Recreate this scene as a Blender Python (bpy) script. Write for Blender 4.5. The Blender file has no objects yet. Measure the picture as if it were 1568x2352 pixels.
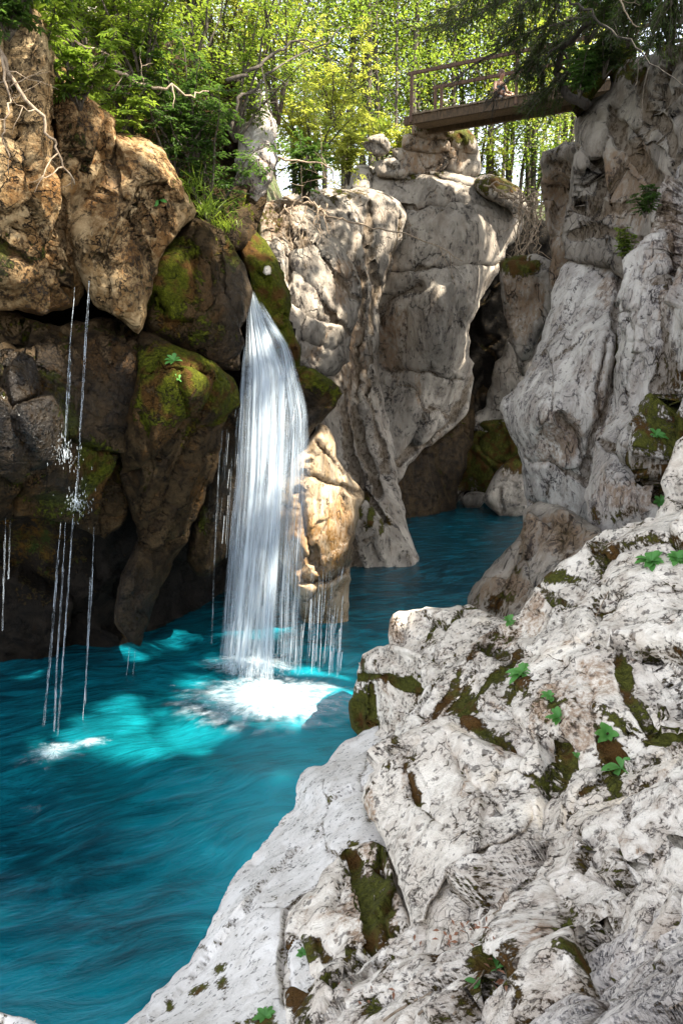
import bpy, math, random
import numpy as np
from mathutils import Vector
rng = np.random.default_rng(7); random.seed(7)
sc = bpy.context.scene
C = sc.collection
# ------------------------------------------------ camera, sky, sun, exposure
PITCH = math.radians(10.83); CZ = 4.2; F = 1568.0
cam = bpy.data.objects.new('camera', bpy.data.cameras.new('camera')); C.objects.link(cam)
cam.location = (0, 0, CZ); cam.rotation_euler = (math.pi/2 - PITCH, 0, 0)
cam.data.sensor_fit = 'VERTICAL'; cam.data.sensor_height = 36; cam.data.lens = 24
cam.data.clip_start = 0.05; cam.data.clip_end = 2000
sc.camera = cam
SUN_EL = math.radians(53); SUN_AZ = math.radians(66)        # azimuth measured from behind the camera (-Y) towards +X
S = np.array([math.cos(SUN_EL)*math.sin(SUN_AZ), -math.cos(SUN_EL)*math.cos(SUN_AZ), math.sin(SUN_EL)])
w = bpy.data.worlds.new("World"); sc.world = w; w.use_nodes = True
nt = w.node_tree; bg = nt.nodes['Background']
sky = nt.nodes.new('ShaderNodeTexSky'); sky.sky_type = 'NISHITA'; sky.sun_disc = False
sky.sun_elevation = SUN_EL; sky.sun_rotation = math.atan2(S[0], S[1]); sky.altitude = 400
sky.air_density = 0.8; sky.dust_density = 1.6; sky.ozone_density = 0.7
hs = nt.nodes.new('ShaderNodeHueSaturation'); hs.inputs['Saturation'].default_value = .38; nt.links.new(sky.outputs[0], hs.inputs['Color']); nt.links.new(hs.outputs[0], bg.inputs[0]); bg.inputs[1].default_value = 0.15
sun = bpy.data.objects.new('sun', bpy.data.lights.new('sun', 'SUN')); C.objects.link(sun)
sun.data.energy = 4.6; sun.data.angle = math.radians(0.53); sun.data.color = (1, 0.93, 0.80)
sun.rotation_euler = Vector(S).to_track_quat('Z', 'Y').to_euler()
sc.view_settings.view_transform = 'Standard'; sc.view_settings.look = 'None'
sc.view_settings.exposure = 2.55; sc.view_settings.gamma = 1
sc.cycles.max_bounces = 7; sc.cycles.diffuse_bounces = 4; sc.cycles.transparent_max_bounces = 24
sc.cycles.use_denoising = True; sc.cycles.sample_clamp_indirect = 6
# ------------------------------------------------ geometry of sight (picture units 1568 x 2352)
cp, sp = math.cos(PITCH), math.sin(PITCH)
def ray(x, y):
    a = (np.asarray(x, float)-784)/F; b = (1176-np.asarray(y, float))/F
    return a, cp + b*sp, -sp + b*cp
def at(x, y, Y):
    a, c, d = ray(x, y); k = Y/c
    return np.stack([a*k, c*k, CZ + d*k], -1)
def onwater(x, y, z=0.0):
    a, c, d = ray(x, y); k = (z-CZ)/d
    return np.stack([a*k, c*k, np.full_like(a*k, z)], -1)
def screen(P):
    P = np.asarray(P, float); y = P[..., 1]; z = P[..., 2]-CZ
    dep = y*cp - z*sp; up = y*sp + z*cp
    dep_ = np.where(dep > .05, dep, .05)
    return 784 + P[..., 0]/dep_*F, 1176 - up/dep_*F, dep
# ------------------------------------------------ noise
_perm = np.random.default_rng(3).permutation(256); _perm = np.concatenate([_perm, _perm])
_g = np.random.default_rng(4).normal(size=(256, 3)); _g /= np.linalg.norm(_g, axis=1)[:, None]
_r = np.random.default_rng(5).random((256, 6))
def _h(i, j, k): return _perm[_perm[_perm[i & 255] + (j & 255)] + (k & 255)]
def perlin(P):
    i = np.floor(P).astype(int); f = P - i; u = f*f*f*(f*(f*6-15)+10); out = 0
    for dx in (0, 1):
        for dy in (0, 1):
            for dz in (0, 1):
                g = _g[_h(i[:, 0]+dx, i[:, 1]+dy, i[:, 2]+dz)]
                d = ((f-[dx, dy, dz])*g).sum(1)
                wx = u[:, 0] if dx else 1-u[:, 0]; wy = u[:, 1] if dy else 1-u[:, 1]; wz = u[:, 2] if dz else 1-u[:, 2]
                out = out + d*wx*wy*wz
    return out*1.5
def fbm(P, o=4, g=.5, ridge=False):
    a = 1; s = 0; t = 0
    for k in range(o):
        n = perlin(P*2.03**k + 17.3*k)
        s = s + a*((1-2*np.abs(n)) if ridge else n); t += a; a *= g
    return s/t
def worley(P):
    i = np.floor(P).astype(int); n = len(P)
    F1 = np.full(n, 9.); F2 = np.full(n, 9.); H = np.zeros(n, int); V = np.zeros((n, 3))
    for dx in (-1, 0, 1):
        for dy in (-1, 0, 1):
            for dz in (-1, 0, 1):
                c = i+[dx, dy, dz]; h = _h(c[:, 0], c[:, 1], c[:, 2])
                v = c + _r[h, :3] - P; d = (v*v).sum(1)
                m = d < F1; F2 = np.where(m, F1, np.minimum(F2, d)); F1 = np.where(m, d, F1); H = np.where(m, h, H)
                V[m] = v[m]
    return np.sqrt(F1), np.sqrt(F2), H, V
# ------------------------------------------------ objects
def tag(o, label=None, cat=None, group=None, kind=None):
    for k, v in (('label', label), ('category', cat), ('group', group), ('kind', kind)):
        if v: o[k] = v
    return o
def empty(name, loc, rz=0):
    o = bpy.data.objects.new(name, None); o.location = loc; o.rotation_euler.z = rz; C.objects.link(o); return o
def mesh_from(name, V, Fq, mat, parent=None, smooth=True, attrs=None, origin=True):
    """V (n,3); Fq list of arrays with constant row length"""
    V = np.asarray(V, float)
    if origin is True:
        org = np.array([V[:, 0].mean(), V[:, 1].mean(), V[:, 2].min()]) if parent is None else np.zeros(3)
    elif origin is False: org = np.zeros(3)
    else: org = np.asarray(origin, float)
    me = bpy.data.meshes.new(name)
    Fq = [np.asarray(f, int) for f in (Fq if isinstance(Fq, list) else [Fq]) if len(f)]
    nl = sum(f.size for f in Fq); npoly = sum(len(f) for f in Fq)
    me.vertices.add(len(V)); me.loops.add(nl); me.polygons.add(npoly)
    me.vertices.foreach_set('co', (V-org).astype(np.float32).ravel())
    me.loops.foreach_set('vertex_index', np.concatenate([f.ravel() for f in Fq]).astype(np.int32))
    tot = np.concatenate([np.full(len(f), f.shape[1]) for f in Fq]); st = np.concatenate([[0], np.cumsum(tot)[:-1]])
    me.polygons.foreach_set('loop_start', st.astype(np.int32))
    me.polygons.foreach_set('use_smooth', np.full(npoly, bool(smooth)))
    me.update(calc_edges=True); me.validate()
    for k, a in (attrs or {}).items():
        at_ = me.attributes.new(k, 'FLOAT', 'POINT'); at_.data.foreach_set('value', np.asarray(a, np.float32))
    if mat: me.materials.append(mat)
    o = bpy.data.objects.new(name, me); C.objects.link(o)
    if parent is not None: o.parent = parent
    else: o.location = org
    return o
class MB:
    def __init__(s): s.V = []; s.Q = []; s.T = []; s.n = 0
    def add(s, V, Q=(), T=()):
        if len(Q): s.Q.append(np.asarray(Q, int)+s.n)
        if len(T): s.T.append(np.asarray(T, int)+s.n)
        s.V.append(np.asarray(V, float)); s.n += len(V)
    def tube(s, pts, r, seg=6):
        pts = np.asarray(pts, float); n = len(pts); r = np.broadcast_to(r, (n,)) if np.ndim(r) == 0 else np.asarray(r)
        t = np.gradient(pts, axis=0); t /= np.linalg.norm(t, axis=1)[:, None]+1e-9
        up = np.array([0, 0, 1.]) if abs(t[0, 2]) < .9 else np.array([1., 0, 0])
        a = np.cross(t, up); a /= np.linalg.norm(a, axis=1)[:, None]+1e-9; b = np.cross(t, a)
        th = np.linspace(0, 2*np.pi, seg, endpoint=False)
        V = pts[:, None] + r[:, None, None]*(np.cos(th)[None, :, None]*a[:, None]+np.sin(th)[None, :, None]*b[:, None])
        i = np.arange(n-1)[:, None]*seg; j = np.arange(seg)[None]; j2 = (j+1) % seg
        Q = np.stack([i+j, i+seg+j, i+seg+j2, i+j2], -1).reshape(-1, 4)
        base = V.reshape(-1, 3); c0 = len(base)
        T = [[c0, k, (k+1) % seg] for k in range(seg)] + [[c0+1, (n-1)*seg+(k+1) % seg, (n-1)*seg+k] for k in range(seg)]
        s.add(np.vstack([base, pts[0], pts[-1]]), Q, T)
    def box(s, c, sx, sy, sz, ex=(1, 0, 0), ey=(0, 1, 0), ez=(0, 0, 1)):
        ex, ey, ez, c = map(lambda v: np.asarray(v, float), (ex, ey, ez, c)); V = []
        for x in (-1, 1):
            for y in (-1, 1):
                for z in (-1, 1): V.append(c+ex*sx/2*x+ey*sy/2*y+ez*sz/2*z)
        s.add(V, [[0, 1, 3, 2], [4, 6, 7, 5], [0, 4, 5, 1], [2, 3, 7, 6], [0, 2, 6, 4], [1, 5, 7, 3]])
    def leaves(s, P, D, L, W, droop=.25, roll=None):
        """diamond leaves folded on the midrib. P base, D direction, L length, W width"""
        n = len(P); D = D/(np.linalg.norm(D, axis=1)[:, None]+1e-9)
        L = np.broadcast_to(L, (n,))[:, None]; W = np.broadcast_to(W, (n,))[:, None]
        u = rng.normal(size=(n, 3))*.45+[0, 0, 1]; 
        if roll is not None: u = rng.normal(size=(n, 3))*roll+[0, 0, 1]
        sd = np.cross(D, u); sd /= np.linalg.norm(sd, axis=1)[:, None]+1e-9; nn = np.cross(sd, D)
        m = P + D*L*.45
        V = np.stack([P, m+sd*W*.5+nn*W*.12, P+D*L-nn*L*droop, m-sd*W*.5+nn*W*.12], 1).reshape(-1, 3)
        i = np.arange(n)[:, None]*4
        s.add(V, i+[0, 1, 2, 3])
    def build(s, name, mat, parent=None, smooth=True, origin=True):
        V = np.vstack(s.V); F_ = []
        if s.Q: F_.append(np.vstack(s.Q))
        if s.T: F_.append(np.vstack(s.T))
        return mesh_from(name, V, F_, mat, parent, smooth, origin=origin)
def wig(p0, p1, n=8, amp=.1, sag=0):
    """a crooked line between two points"""
    p0, p1 = np.asarray(p0, float), np.asarray(p1, float); t = np.linspace(0, 1, n)[:, None]
    off = rng.normal(size=(n, 3))*amp; off = np.cumsum(off, 0)*.5; off -= off[0]*(1-t)+off[-1]*t
    return p0*(1-t)+p1*t + off + np.array([0, 0, -1.])*sag*4*t*(1-t)
# ------------------------------------------------ materials
def mat(name):
    m = bpy.data.materials.new(name); m.use_nodes = True; n = m.node_tree
    return m, n.nodes, n.links, n.nodes['Principled BSDF']
class N:
    def __init__(s, nodes, links): s.n = nodes; s.l = links
    def new(s, t, ins=None, **kw):
        nd = s.n.new(t)
        for k, v in kw.items(): setattr(nd, k, v)
        for k, v in (ins or {}).items():
            if hasattr(v, 'is_linked') or isinstance(v, bpy.types.NodeSocket): s.l.new(v, nd.inputs[k])
            else: nd.inputs[k].default_value = v
        return nd
    def noise(s, vec, scale, detail=4, rough=.6, dist=0):
        return s.new('ShaderNodeTexNoise', {'Vector': vec, 'Scale': scale, 'Detail': detail, 'Roughness': rough, 'Distortion': dist}).outputs[0]
    def math(s, op, a, b=0., c=None, clamp=False):
        nd = s.n.new('ShaderNodeMath'); nd.operation = op; nd.use_clamp = clamp
        for k, v in enumerate((a, b, c)):
            if v is None: continue
            if isinstance(v, bpy.types.NodeSocket): s.l.new(v, nd.inputs[k])
            else: nd.inputs[k].default_value = v
        return nd.outputs[0]
    def step(s, v, lo, hi, o0=0., o1=1.):
        nd = s.new('ShaderNodeMapRange', {0: v, 1: lo, 2: hi, 3: o0, 4: o1}); nd.interpolation_type = 'SMOOTHSTEP'; return nd.outputs[0]
    def mix(s, f, a, b):
        nd = s.n.new('ShaderNodeMix'); nd.data_type = 'RGBA'
        for k, v in ((0, f), (6, a), (7, b)):
            if isinstance(v, bpy.types.NodeSocket): s.l.new(v, nd.inputs[k])
            elif k == 0: nd.inputs[0].default_value = v
            else: nd.inputs[k].default_value = (*v, 1)
        return nd.outputs[2]
    def mapping(s, vec, scale=(1, 1, 1), rot=(0, 0, 0)):
        return s.new('ShaderNodeMapping', {'Vector': vec, 'Scale': scale, 'Rotation': rot}).outputs[0]
def make_rock(name, light, mid, dark, scale=1., lichen=.5, stain=(.20, .11, .05), stain_amt=.3, crack=1., moss_amt=0., moss_col=(.040, .040, .006), rough=.9, streak=(1, 1, 1), rot=(0, 0, 0), bump=1., spec=.15):
    m, nd, lk, bs = mat(name); n = N(nd, lk)
    geo = nd.new('ShaderNodeNewGeometry'); P0 = geo.outputs['Position']
    P = n.mapping(P0, streak, rot)
    def attr(k):
        a = nd.new('ShaderNodeAttribute'); a.attribute_name = k; return a.outputs['Fac']
    am, ast, awet, acav = attr('moss'), attr('stain'), attr('wet'), attr('cav')
    big = n.noise(P, 1.1*scale, 4, .6); med = n.noise(P, 4.5*scale, 6, .68, .4); fine = n.noise(P, 22*scale, 5, .7); grit = n.noise(P0, 90*scale, 3, .6)
    col = n.mix(n.step(med, .38, .62), light, mid)
    col = n.mix(n.math('MULTIPLY', n.step(big, .42, .66), .55), col, mid)
    # brown/ochre stain
    sn = n.noise(P, 2.3*scale, 5, .7, .6)
    sf = n.math('MULTIPLY', n.step(n.math('ADD', sn, n.math('MULTIPLY', ast, .35)), .66-.2*stain_amt, .78-.2*stain_amt), .8)
    sf = n.math('MULTIPLY', sf, n.step(n.math('ADD', fine, n.math('MULTIPLY', med, .5)), .55, .85)); col = n.mix(sf, col, stain)
    # black lichen specks, clustered
    lf = n.math('MULTIPLY', n.step(fine, .50, .57), n.step(n.math('ADD', n.math('ADD', n.math('MULTIPLY', med, .5), n.math('MULTIPLY', n.noise(P0, 1.9*scale, 3), .5)), n.math('MULTIPLY', acav, .25)), .62-.22*lichen, .72-.22*lichen))
    col = n.mix(n.math('MULTIPLY', lf, .85), col, dark)
    sp2 = n.noise(P0, 11*scale, 3, .5)
    col = n.mix(n.math('MULTIPLY', n.math('MULTIPLY', n.step(sp2, .64-.1*lichen, .70-.1*lichen), n.step(fine, .42, .55)), .7), col, dark)
    col = n.mix(n.math('MULTIPLY', n.step(n.noise(P, 3.3*scale, 4, .7), .5, .68), .35), col, tuple(.45*a+.55*b for a, b in zip(mid, stain)))
    # fine cracks
    wv = n.new('ShaderNodeVectorMath', {0: P, 1: n.new('ShaderNodeTexNoise', {'Vector': P, 'Scale': 2.*scale, 'Detail': 4.}).outputs[1]}, operation='ADD').outputs[0]
    v1 = n.new('ShaderNodeTexVoronoi', {'Vector': wv, 'Scale': 2.6*scale*crack}, feature='DISTANCE_TO_EDGE').outputs[0]
    v2 = n.new('ShaderNodeTexVoronoi', {'Vector': wv, 'Scale': 9.*scale*crack}, feature='DISTANCE_TO_EDGE').outputs[0]
    c1 = n.step(v1, 0, .02, 1, 0); c2 = n.math('MULTIPLY', n.step(v2, 0, .035, 1, 0), n.step(big, .52, .64))
    ck = n.math('MAXIMUM', n.math('MULTIPLY', c1, n.step(med, .46, .58)), n.math('MULTIPLY', c2, .6))
    col = n.mix(n.math('MULTIPLY', ck, .7), col, tuple(.6*c for c in dark))
    # dirt held in joints
    dirt = n.step(n.math('ADD', acav, n.math('MULTIPLY', n.math('SUBTRACT', med, .5), .9)), .45, .8)
    col = n.mix(n.math('MULTIPLY', dirt, .55), col, (.10, .066, .035))
    # moss
    up = n.new('ShaderNodeSeparateXYZ', {0: geo.outputs['Normal']}).outputs[2]
    mm = n.math('ADD', n.math('ADD', am, n.math('ADD', n.math('MULTIPLY', n.math('SUBTRACT', med, .5), 2.0), n.math('MULTIPLY', n.math('SUBTRACT', fine, .5), 1.9))), n.math('ADD', n.math('MULTIPLY', acav, moss_amt), n.math('MULTIPLY', up, .12*moss_amt)))
    edge_ = n.step(mm, .38, .56); col = n.mix(n.math('MULTIPLY', edge_, .75), col, (.055, .034, .012)); mf = n.step(mm, .52, .72)
    mcol = n.mix(n.step(fine, .4, .62), moss_col, tuple(2.1*c for c in moss_col))
    mcol = n.mix(n.step(n.noise(P0, 3.1, 3), .46, .62), mcol, (.075, .036, .008))
    col = n.mix(mf, col, mcol)
    wetf = n.math('MULTIPLY', awet, 1., clamp=True)
    wcol = n.new('ShaderNodeHueSaturation', {'Saturation': 1.25, 'Value': .42, 'Color': col}).outputs[0]
    col = n.mix(wetf, col, wcol)
    lk.new(col, bs.inputs['Base Color'])
    ro = n.math('SUBTRACT', rough, n.math('MULTIPLY', wetf, n.math('MULTIPLY', n.step(fine, .35, .6), .62)))
    lk.new(ro, bs.inputs['Roughness']); lk.new(n.math('ADD', spec, n.math('MULTIPLY', wetf, .28)), bs.inputs['Specular IOR Level'])
    h = n.math('ADD', n.math('MULTIPLY', med, .07), n.math('MULTIPLY', fine, .014))
    h = n.math('ADD', h, n.math('MULTIPLY', grit, .003)); h = n.math('SUBTRACT', h, n.math('MULTIPLY', ck, .035)); h = n.math('ADD', h, n.math('MULTIPLY', n.math('MULTIPLY', mf, n.noise(P0, 55, 3)), .03))
    b = n.new('ShaderNodeBump', {'Height': h, 'Strength': .9*bump, 'Distance': 1./scale}); lk.new(b.outputs[0], bs.inputs['Normal'])
    return m
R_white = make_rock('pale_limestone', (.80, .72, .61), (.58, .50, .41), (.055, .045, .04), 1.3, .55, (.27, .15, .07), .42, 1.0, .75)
R_slab = make_rock('smooth_pale_limestone', (.76, .71, .65), (.64, .59, .53), (.09, .08, .07), 1.7, .3, (.33, .24, .15), -.1, .8, .45, bump=.45)
R_near = make_rock('ridged_limestone', (.78, .70, .60), (.50, .42, .34), (.06, .05, .045), 1.8, .6, (.25, .14, .07), .3, .9, .55, streak=(.55, 1.3, 1.6), rot=(0, .5, .3))
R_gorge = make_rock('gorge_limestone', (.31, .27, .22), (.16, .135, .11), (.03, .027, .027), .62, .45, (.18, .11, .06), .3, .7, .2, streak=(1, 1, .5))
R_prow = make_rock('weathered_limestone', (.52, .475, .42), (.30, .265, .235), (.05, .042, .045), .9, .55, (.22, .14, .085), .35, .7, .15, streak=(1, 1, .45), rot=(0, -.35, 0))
R_warm = make_rock('tawny_limestone', (.43, .31, .17), (.17, .10, .04), (.035, .025, .015), 1.0, .6, (.15, .065, .016), .55, 1.1, .3, moss_col=(.045, .045, .006), bump=1.6)
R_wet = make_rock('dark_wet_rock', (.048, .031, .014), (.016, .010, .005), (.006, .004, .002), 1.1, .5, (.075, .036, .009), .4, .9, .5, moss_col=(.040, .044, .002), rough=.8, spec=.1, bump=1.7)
R_shade_wet = make_rock('shade_darkened_wet_rock', (.014, .011, .008), (.007, .006, .005), (.003, .003, .003), 1.0, .5, (.012, .007, .003), .3, .9, .5, moss_col=(.015, .022, .005), rough=.8, spec=.05)  # wet rock, with cleft and cave shade put into its near-black colour
def leaf_mat(name, c1, c2, trans=.5):
    m, nd, lk, bs = mat(name); n = N(nd, lk)
    g = nd.new('ShaderNodeNewGeometry')
    col = n.mix(n.step(n.noise(g.outputs['Position'], 1.3, 3), .35, .65), c1, c2)
    col = n.mix(n.math('MULTIPLY', g.outputs['Random Per Island'], .6), col, tuple(1.35*c for c in c2))
    lk.new(col, bs.inputs['Base Color']); bs.inputs['Roughness'].default_value = .5; bs.inputs['Specular IOR Level'].default_value = .35
    tr = n.new('ShaderNodeBsdfTranslucent', {'Color': n.new('ShaderNodeHueSaturation', {'Hue': .487, 'Saturation': 1.0, 'Value': 1.5, 'Color': col}).outputs[0]})
    mx = n.new('ShaderNodeMixShader', {0: trans, 1: bs.outputs[0], 2: tr.outputs[0]})
    lk.new(mx.outputs[0], nd['Material Output'].inputs[0]); return m
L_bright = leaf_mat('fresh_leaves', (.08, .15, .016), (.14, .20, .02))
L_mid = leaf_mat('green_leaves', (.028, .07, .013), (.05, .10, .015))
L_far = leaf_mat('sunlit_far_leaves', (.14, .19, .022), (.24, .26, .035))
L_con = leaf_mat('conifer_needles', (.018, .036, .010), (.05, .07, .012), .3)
L_small = leaf_mat('herb_leaves', (.05, .17, .035), (.09, .24, .05), .3)
def bark_mat(name, a, b, moss=0.):
    m, nd, lk, bs = mat(name); n = N(nd, lk); g = nd.new('ShaderNodeNewGeometry'); P = n.mapping(g.outputs['Position'], (1, 1, .25))
    f = n.noise(P, 28, 5, .7); col = n.mix(n.step(f, .35, .65), a, b)
    if moss: col = n.mix(n.step(n.noise(g.outputs['Position'], 6, 4), .5-.2*moss, .62-.2*moss), col, (.10, .10, .015))
    lk.new(col, bs.inputs['Base Color']); bs.inputs['Roughness'].default_value = .9
    lk.new(n.new('ShaderNodeBump', {'Height': f, 'Strength': .8, 'Distance': .03}).outputs[0], bs.inputs['Normal']); return m
B_bark = bark_mat('grey_bark', (.10, .08, .058), (.04, .03, .02)); B_twig = bark_mat('bare_twig', (.34, .26, .18), (.20, .14, .09))
B_moss = bark_mat('mossy_bark', (.07, .05, .03), (.03, .02, .012), 1.); B_dark = bark_mat('dark_bark', (.045, .033, .022), (.02, .015, .01)); B_wood = bark_mat('bridge_timber', (.10, .06, .03), (.04, .026, .014)); B_plank = bark_mat('weathered_plank', (.18, .13, .08), (.08, .055, .035))
B_rust = bark_mat('rusty_rail', (.12, .065, .04), (.06, .034, .024))
# ------------------------------------------------ carved rock: outline at its own distance, with real depth
def seg_dist(X, Y, pts, closed=True):
    pts = np.asarray(pts, float); n = len(pts); best = np.full(X.shape, 1e18); bx = np.zeros(X.shape); by = np.zeros(X.shape)
    for k in range(n if closed else n-1):
        a = pts[k]; b = pts[(k+1) % n]; d = b-a; L = (d*d).sum()+1e-9
        t = np.clip(((X-a[0])*d[0]+(Y-a[1])*d[1])/L, 0, 1); qx = a[0]+t*d[0]; qy = a[1]+t*d[1]
        q = (X-qx)**2+(Y-qy)**2; m = q < best; best[m] = q[m]; bx[m] = qx[m]; by[m] = qy[m]
    return np.sqrt(best), bx, by
def inside(X, Y, pts):
    pts = np.asarray(pts, float); c = np.zeros(X.shape, bool); n = len(pts)
    for k in range(n):
        x1, y1 = pts[k]; x2, y2 = pts[(k+1) % n]
        if y1 == y2: continue
        m = ((y1 > Y) != (y2 > Y)) & (X < (x2-x1)*(Y-y1)/(y2-y1)+x1); c ^= m
    return c
def smooth_poly(pts, jit, seed):
    pts = np.asarray(pts, float); n = len(pts); out = []; r = np.random.default_rng(seed)
    for k in range(n):
        p0, p1, p2, p3 = pts[k-1], pts[k], pts[(k+1) % n], pts[(k+2) % n]
        m = max(2, int(np.linalg.norm(p2-p1)/14))
        for t in np.arange(m)/m:
            cr = .5*(2*p1+(p2-p0)*t+(2*p0-5*p1+4*p2-p3)*t*t+(3*p1-p0-3*p2+p3)*t**3)
            out.append(.5*cr+.5*(p1*(1-t)+p2*t))
    out = np.array(out); out += perlin(np.c_[out*.035, np.full(len(out), seed*3.1)])[:, None]*jit*np.array([[1, .8]])+np.c_[perlin(np.c_[out*.11, np.full(len(out), seed*1.7)]), perlin(np.c_[out*.11, np.full(len(out), seed*5.7)])]*jit*.7+r.normal(size=out.shape)*jit*.1
    return out
def tps(ctrl, X, Y):
    c = np.asarray(ctrl, float); n = len(c)
    if n < 4:
        wgt = [1/(((X-p[0])**2+(Y-p[1])**2)+400.) for p in c]; return sum(a*p[2] for a, p in zip(wgt, c))/sum(wgt)
    def U(r2): return r2*np.log(r2+1e-9)
    p = c[:, :2]/400; K = U(((p[:, None]-p[None])**2).sum(-1)) + np.eye(n)*.02
    if True:
        Pm = np.c_[np.ones(n), p]; A = np.block([[K, Pm], [Pm.T, np.zeros((3, 3))]]); s = np.linalg.solve(A, np.r_[c[:, 2], 0, 0, 0])
    q = np.stack([X, Y], -1)/400; v = s[n]+q @ s[n+1:]
    for k in range(n): v = v + s[k]*U(((q-p[k])**2).sum(-1))
    return np.clip(v, c[:, 2].min()*.93, c[:, 2].max()*1.07)
ROCK = {}
def rock(name, outline, ctrl, mt, step=5, rw=60, rd=.6, thick=2., big=(.6, .25), facet=(1.2, .12), crack=(.04, .05), ridge=(2.5, .04), fine=.02, an=(1, 1, 1), tilt=0., creases=(), bumps=(), moss=(), stain=(), wet=(), jit=7, seed=1, sm=.0, parent=None):
    """outline in picture units; ctrl (x, y, distance); rw/rd how wide/deep the edges roll away; bumps (x,y,rx,ry,metres nearer)"""
    poly = smooth_poly(outline, jit, seed)
    x0, y0 = poly.min(0)-step; x1, y1 = poly.max(0)+step
    gx = np.arange(x0, x1+step, step); gy = np.arange(y0, y1+step, step); X, Y = np.meshgrid(gx, gy)
    ins = inside(X, Y, poly); d, bx, by = seg_dist(X, Y, poly)
    cell = ins[:-1, :-1] | ins[1:, :-1] | ins[:-1, 1:] | ins[1:, 1:]
    use = np.zeros(X.shape, bool); use[:-1, :-1] |= cell; use[1:, :-1] |= cell; use[:-1, 1:] |= cell; use[1:, 1:] |= cell
    X = np.where(use & ~ins, bx, X); Y = np.where(use & ~ins, by, Y); sd = np.where(ins, d, 0)
    D = tps(ctrl, X, Y)
    pm = float(np.median(D[use]))/F; rd = min(rd, rw*pm*1.15); e = np.clip(sd/rw, 0, 1)
    for _ in range(14):
        e2 = np.pad(e, 1, 'edge'); e2 = (e2[:-2, 1:-1]+e2[2:, 1:-1]+e2[1:-1, :-2]+e2[1:-1, 2:])*.25; e = np.where(ins, .5*e+.5*e2, 0)
    D = D + rd*(1-np.sqrt(np.clip(1-(1-e)**2, 0, 1)))
    cav = np.zeros(X.shape)
    for c in creases:
        pts, wd, dp = c[:3]; q = smooth_poly(pts, 6, seed+5)[:-1] if False else np.asarray(pts, float)
        # crooked crease
        qq = [q[0]]
        for k in range(len(q)-1):
            m = max(2, int(np.linalg.norm(q[k+1]-q[k])/12))
            for t in range(1, m+1): qq.append(q[k]*(1-t/m)+q[k+1]*t/m)
        qq = np.array(qq); qq = qq+np.c_[perlin(np.c_[qq*.05, np.full(len(qq), 1.7)]), perlin(np.c_[qq*.05, np.full(len(qq), 9.7)])]*9
        dd, _, _ = seg_dist(X, Y, qq, False); g = np.exp(-(dd/wd)**2); dp = math.copysign(min(abs(dp), wd*pm*3.2), dp); D = D+dp*g; cav = np.maximum(cav, g*min(1, abs(c[2])*8))
    for (cx, cy, rx, ry, am) in bumps:
        am = math.copysign(min(abs(am), .75*min(rx, ry)*pm), am); D = D-am*np.exp(-((X-cx)/rx)**2-((Y-cy)/ry)**2)
    idx = -np.ones(X.shape, int); idx[use] = np.arange(use.sum())
    P = at(X, Y, D)
    gxv = np.gradient(P, axis=1); gyv = np.gradient(P, axis=0); Nn = np.cross(gyv, gxv); Nn /= np.linalg.norm(Nn, axis=-1)[..., None]+1e-9
    Vp = P[use]; Nn = Nn[use]; xs = X[use]; ys = Y[use]
    q = Vp*np.array(an); ct, st_ = math.cos(tilt), math.sin(tilt)
    q = np.c_[q[:, 0]*ct+q[:, 2]*st_, q[:, 1], -q[:, 0]*st_+q[:, 2]*ct] if tilt else q
    if tilt:
        q = Vp @ np.array([[ct, 0, -st_], [0, 1, 0], [st_, 0, ct]]) * np.array(an)
    q = q + seed*7.7
    warp = np.c_[perlin(q*1.3), perlin(q*1.3+31), perlin(q*1.3+57)]*.2
    disp = fbm(q*big[0], 4)*big[1]
    f1, f2, H, Vv = worley(q*facet[0]+warp*facet[0]*.8)
    disp += (((_r[H, 3:6]-.5)*Vv).sum(1)*2.+(_r[H, 3]-.5)*.5)*facet[1]
    ed = f2-f1; cr = np.exp(-(ed/crack[1])**2); mk0 = np.clip(fbm(q*.6+11, 2)*4+.7, .15, 1); cr = cr*mk0; disp -= cr*crack[0]
    if facet[1] > .03:
        f1b, f2b, Hb, Vb = worley(q*facet[0]*2.7*np.array([.8, 1, 1.3])+warp*2.4+5); mk = np.clip(fbm(q*.9+40, 2)*4+.35, 0, 1)
        disp += ((_r[Hb, 3:6]-.5)*Vb).sum(1)*2*facet[1]*.26*mk; crb = np.exp(-((f2b-f1b)/(crack[1]*1.1))**2)*mk; disp -= crb*crack[0]*.25; cr = np.maximum(cr, crb*.45)
    disp += (fbm(q*ridge[0]+warp, 4, .5, True)-.6)*ridge[1]*.5
    disp += fbm(q*ridge[0]*3, 3, .5)*fine*.5
    wv_ = np.clip(sd[use]/24, 0, 1); wv_ = (wv_*wv_*(3-2*wv_))[:, None]; tc = np.array([0, 0, CZ])-Vp; tc /= np.linalg.norm(tc, axis=1)[:, None]; Nn = Nn*wv_+tc*(1-wv_); Nn /= np.linalg.norm(Nn, axis=1)[:, None]
    Vp = Vp + Nn*disp[:, None]*(.35+.65*wv_)
    cav = np.clip(np.maximum(cav[use], cr*.8), 0, 1)
    def blobs(L):
        a = np.zeros(len(xs))
        for b in L:
            cx, cy, rx, ry = b[:4]; s = b[4] if len(b) > 4 else 1; r_ = b[5] if len(b) > 5 else 0
            dx, dy = xs-cx, ys-cy; c_, s_ = math.cos(r_), math.sin(r_)
            a = np.maximum(a, s*np.exp(-(((dx*c_+dy*s_)/rx)**2+((-dx*s_+dy*c_)/ry)**2)**1.3))
        return a
    c = idx; Q = np.stack([c[:-1, :-1], c[1:, :-1], c[1:, 1:], c[:-1, 1:]], -1)[cell]
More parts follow.
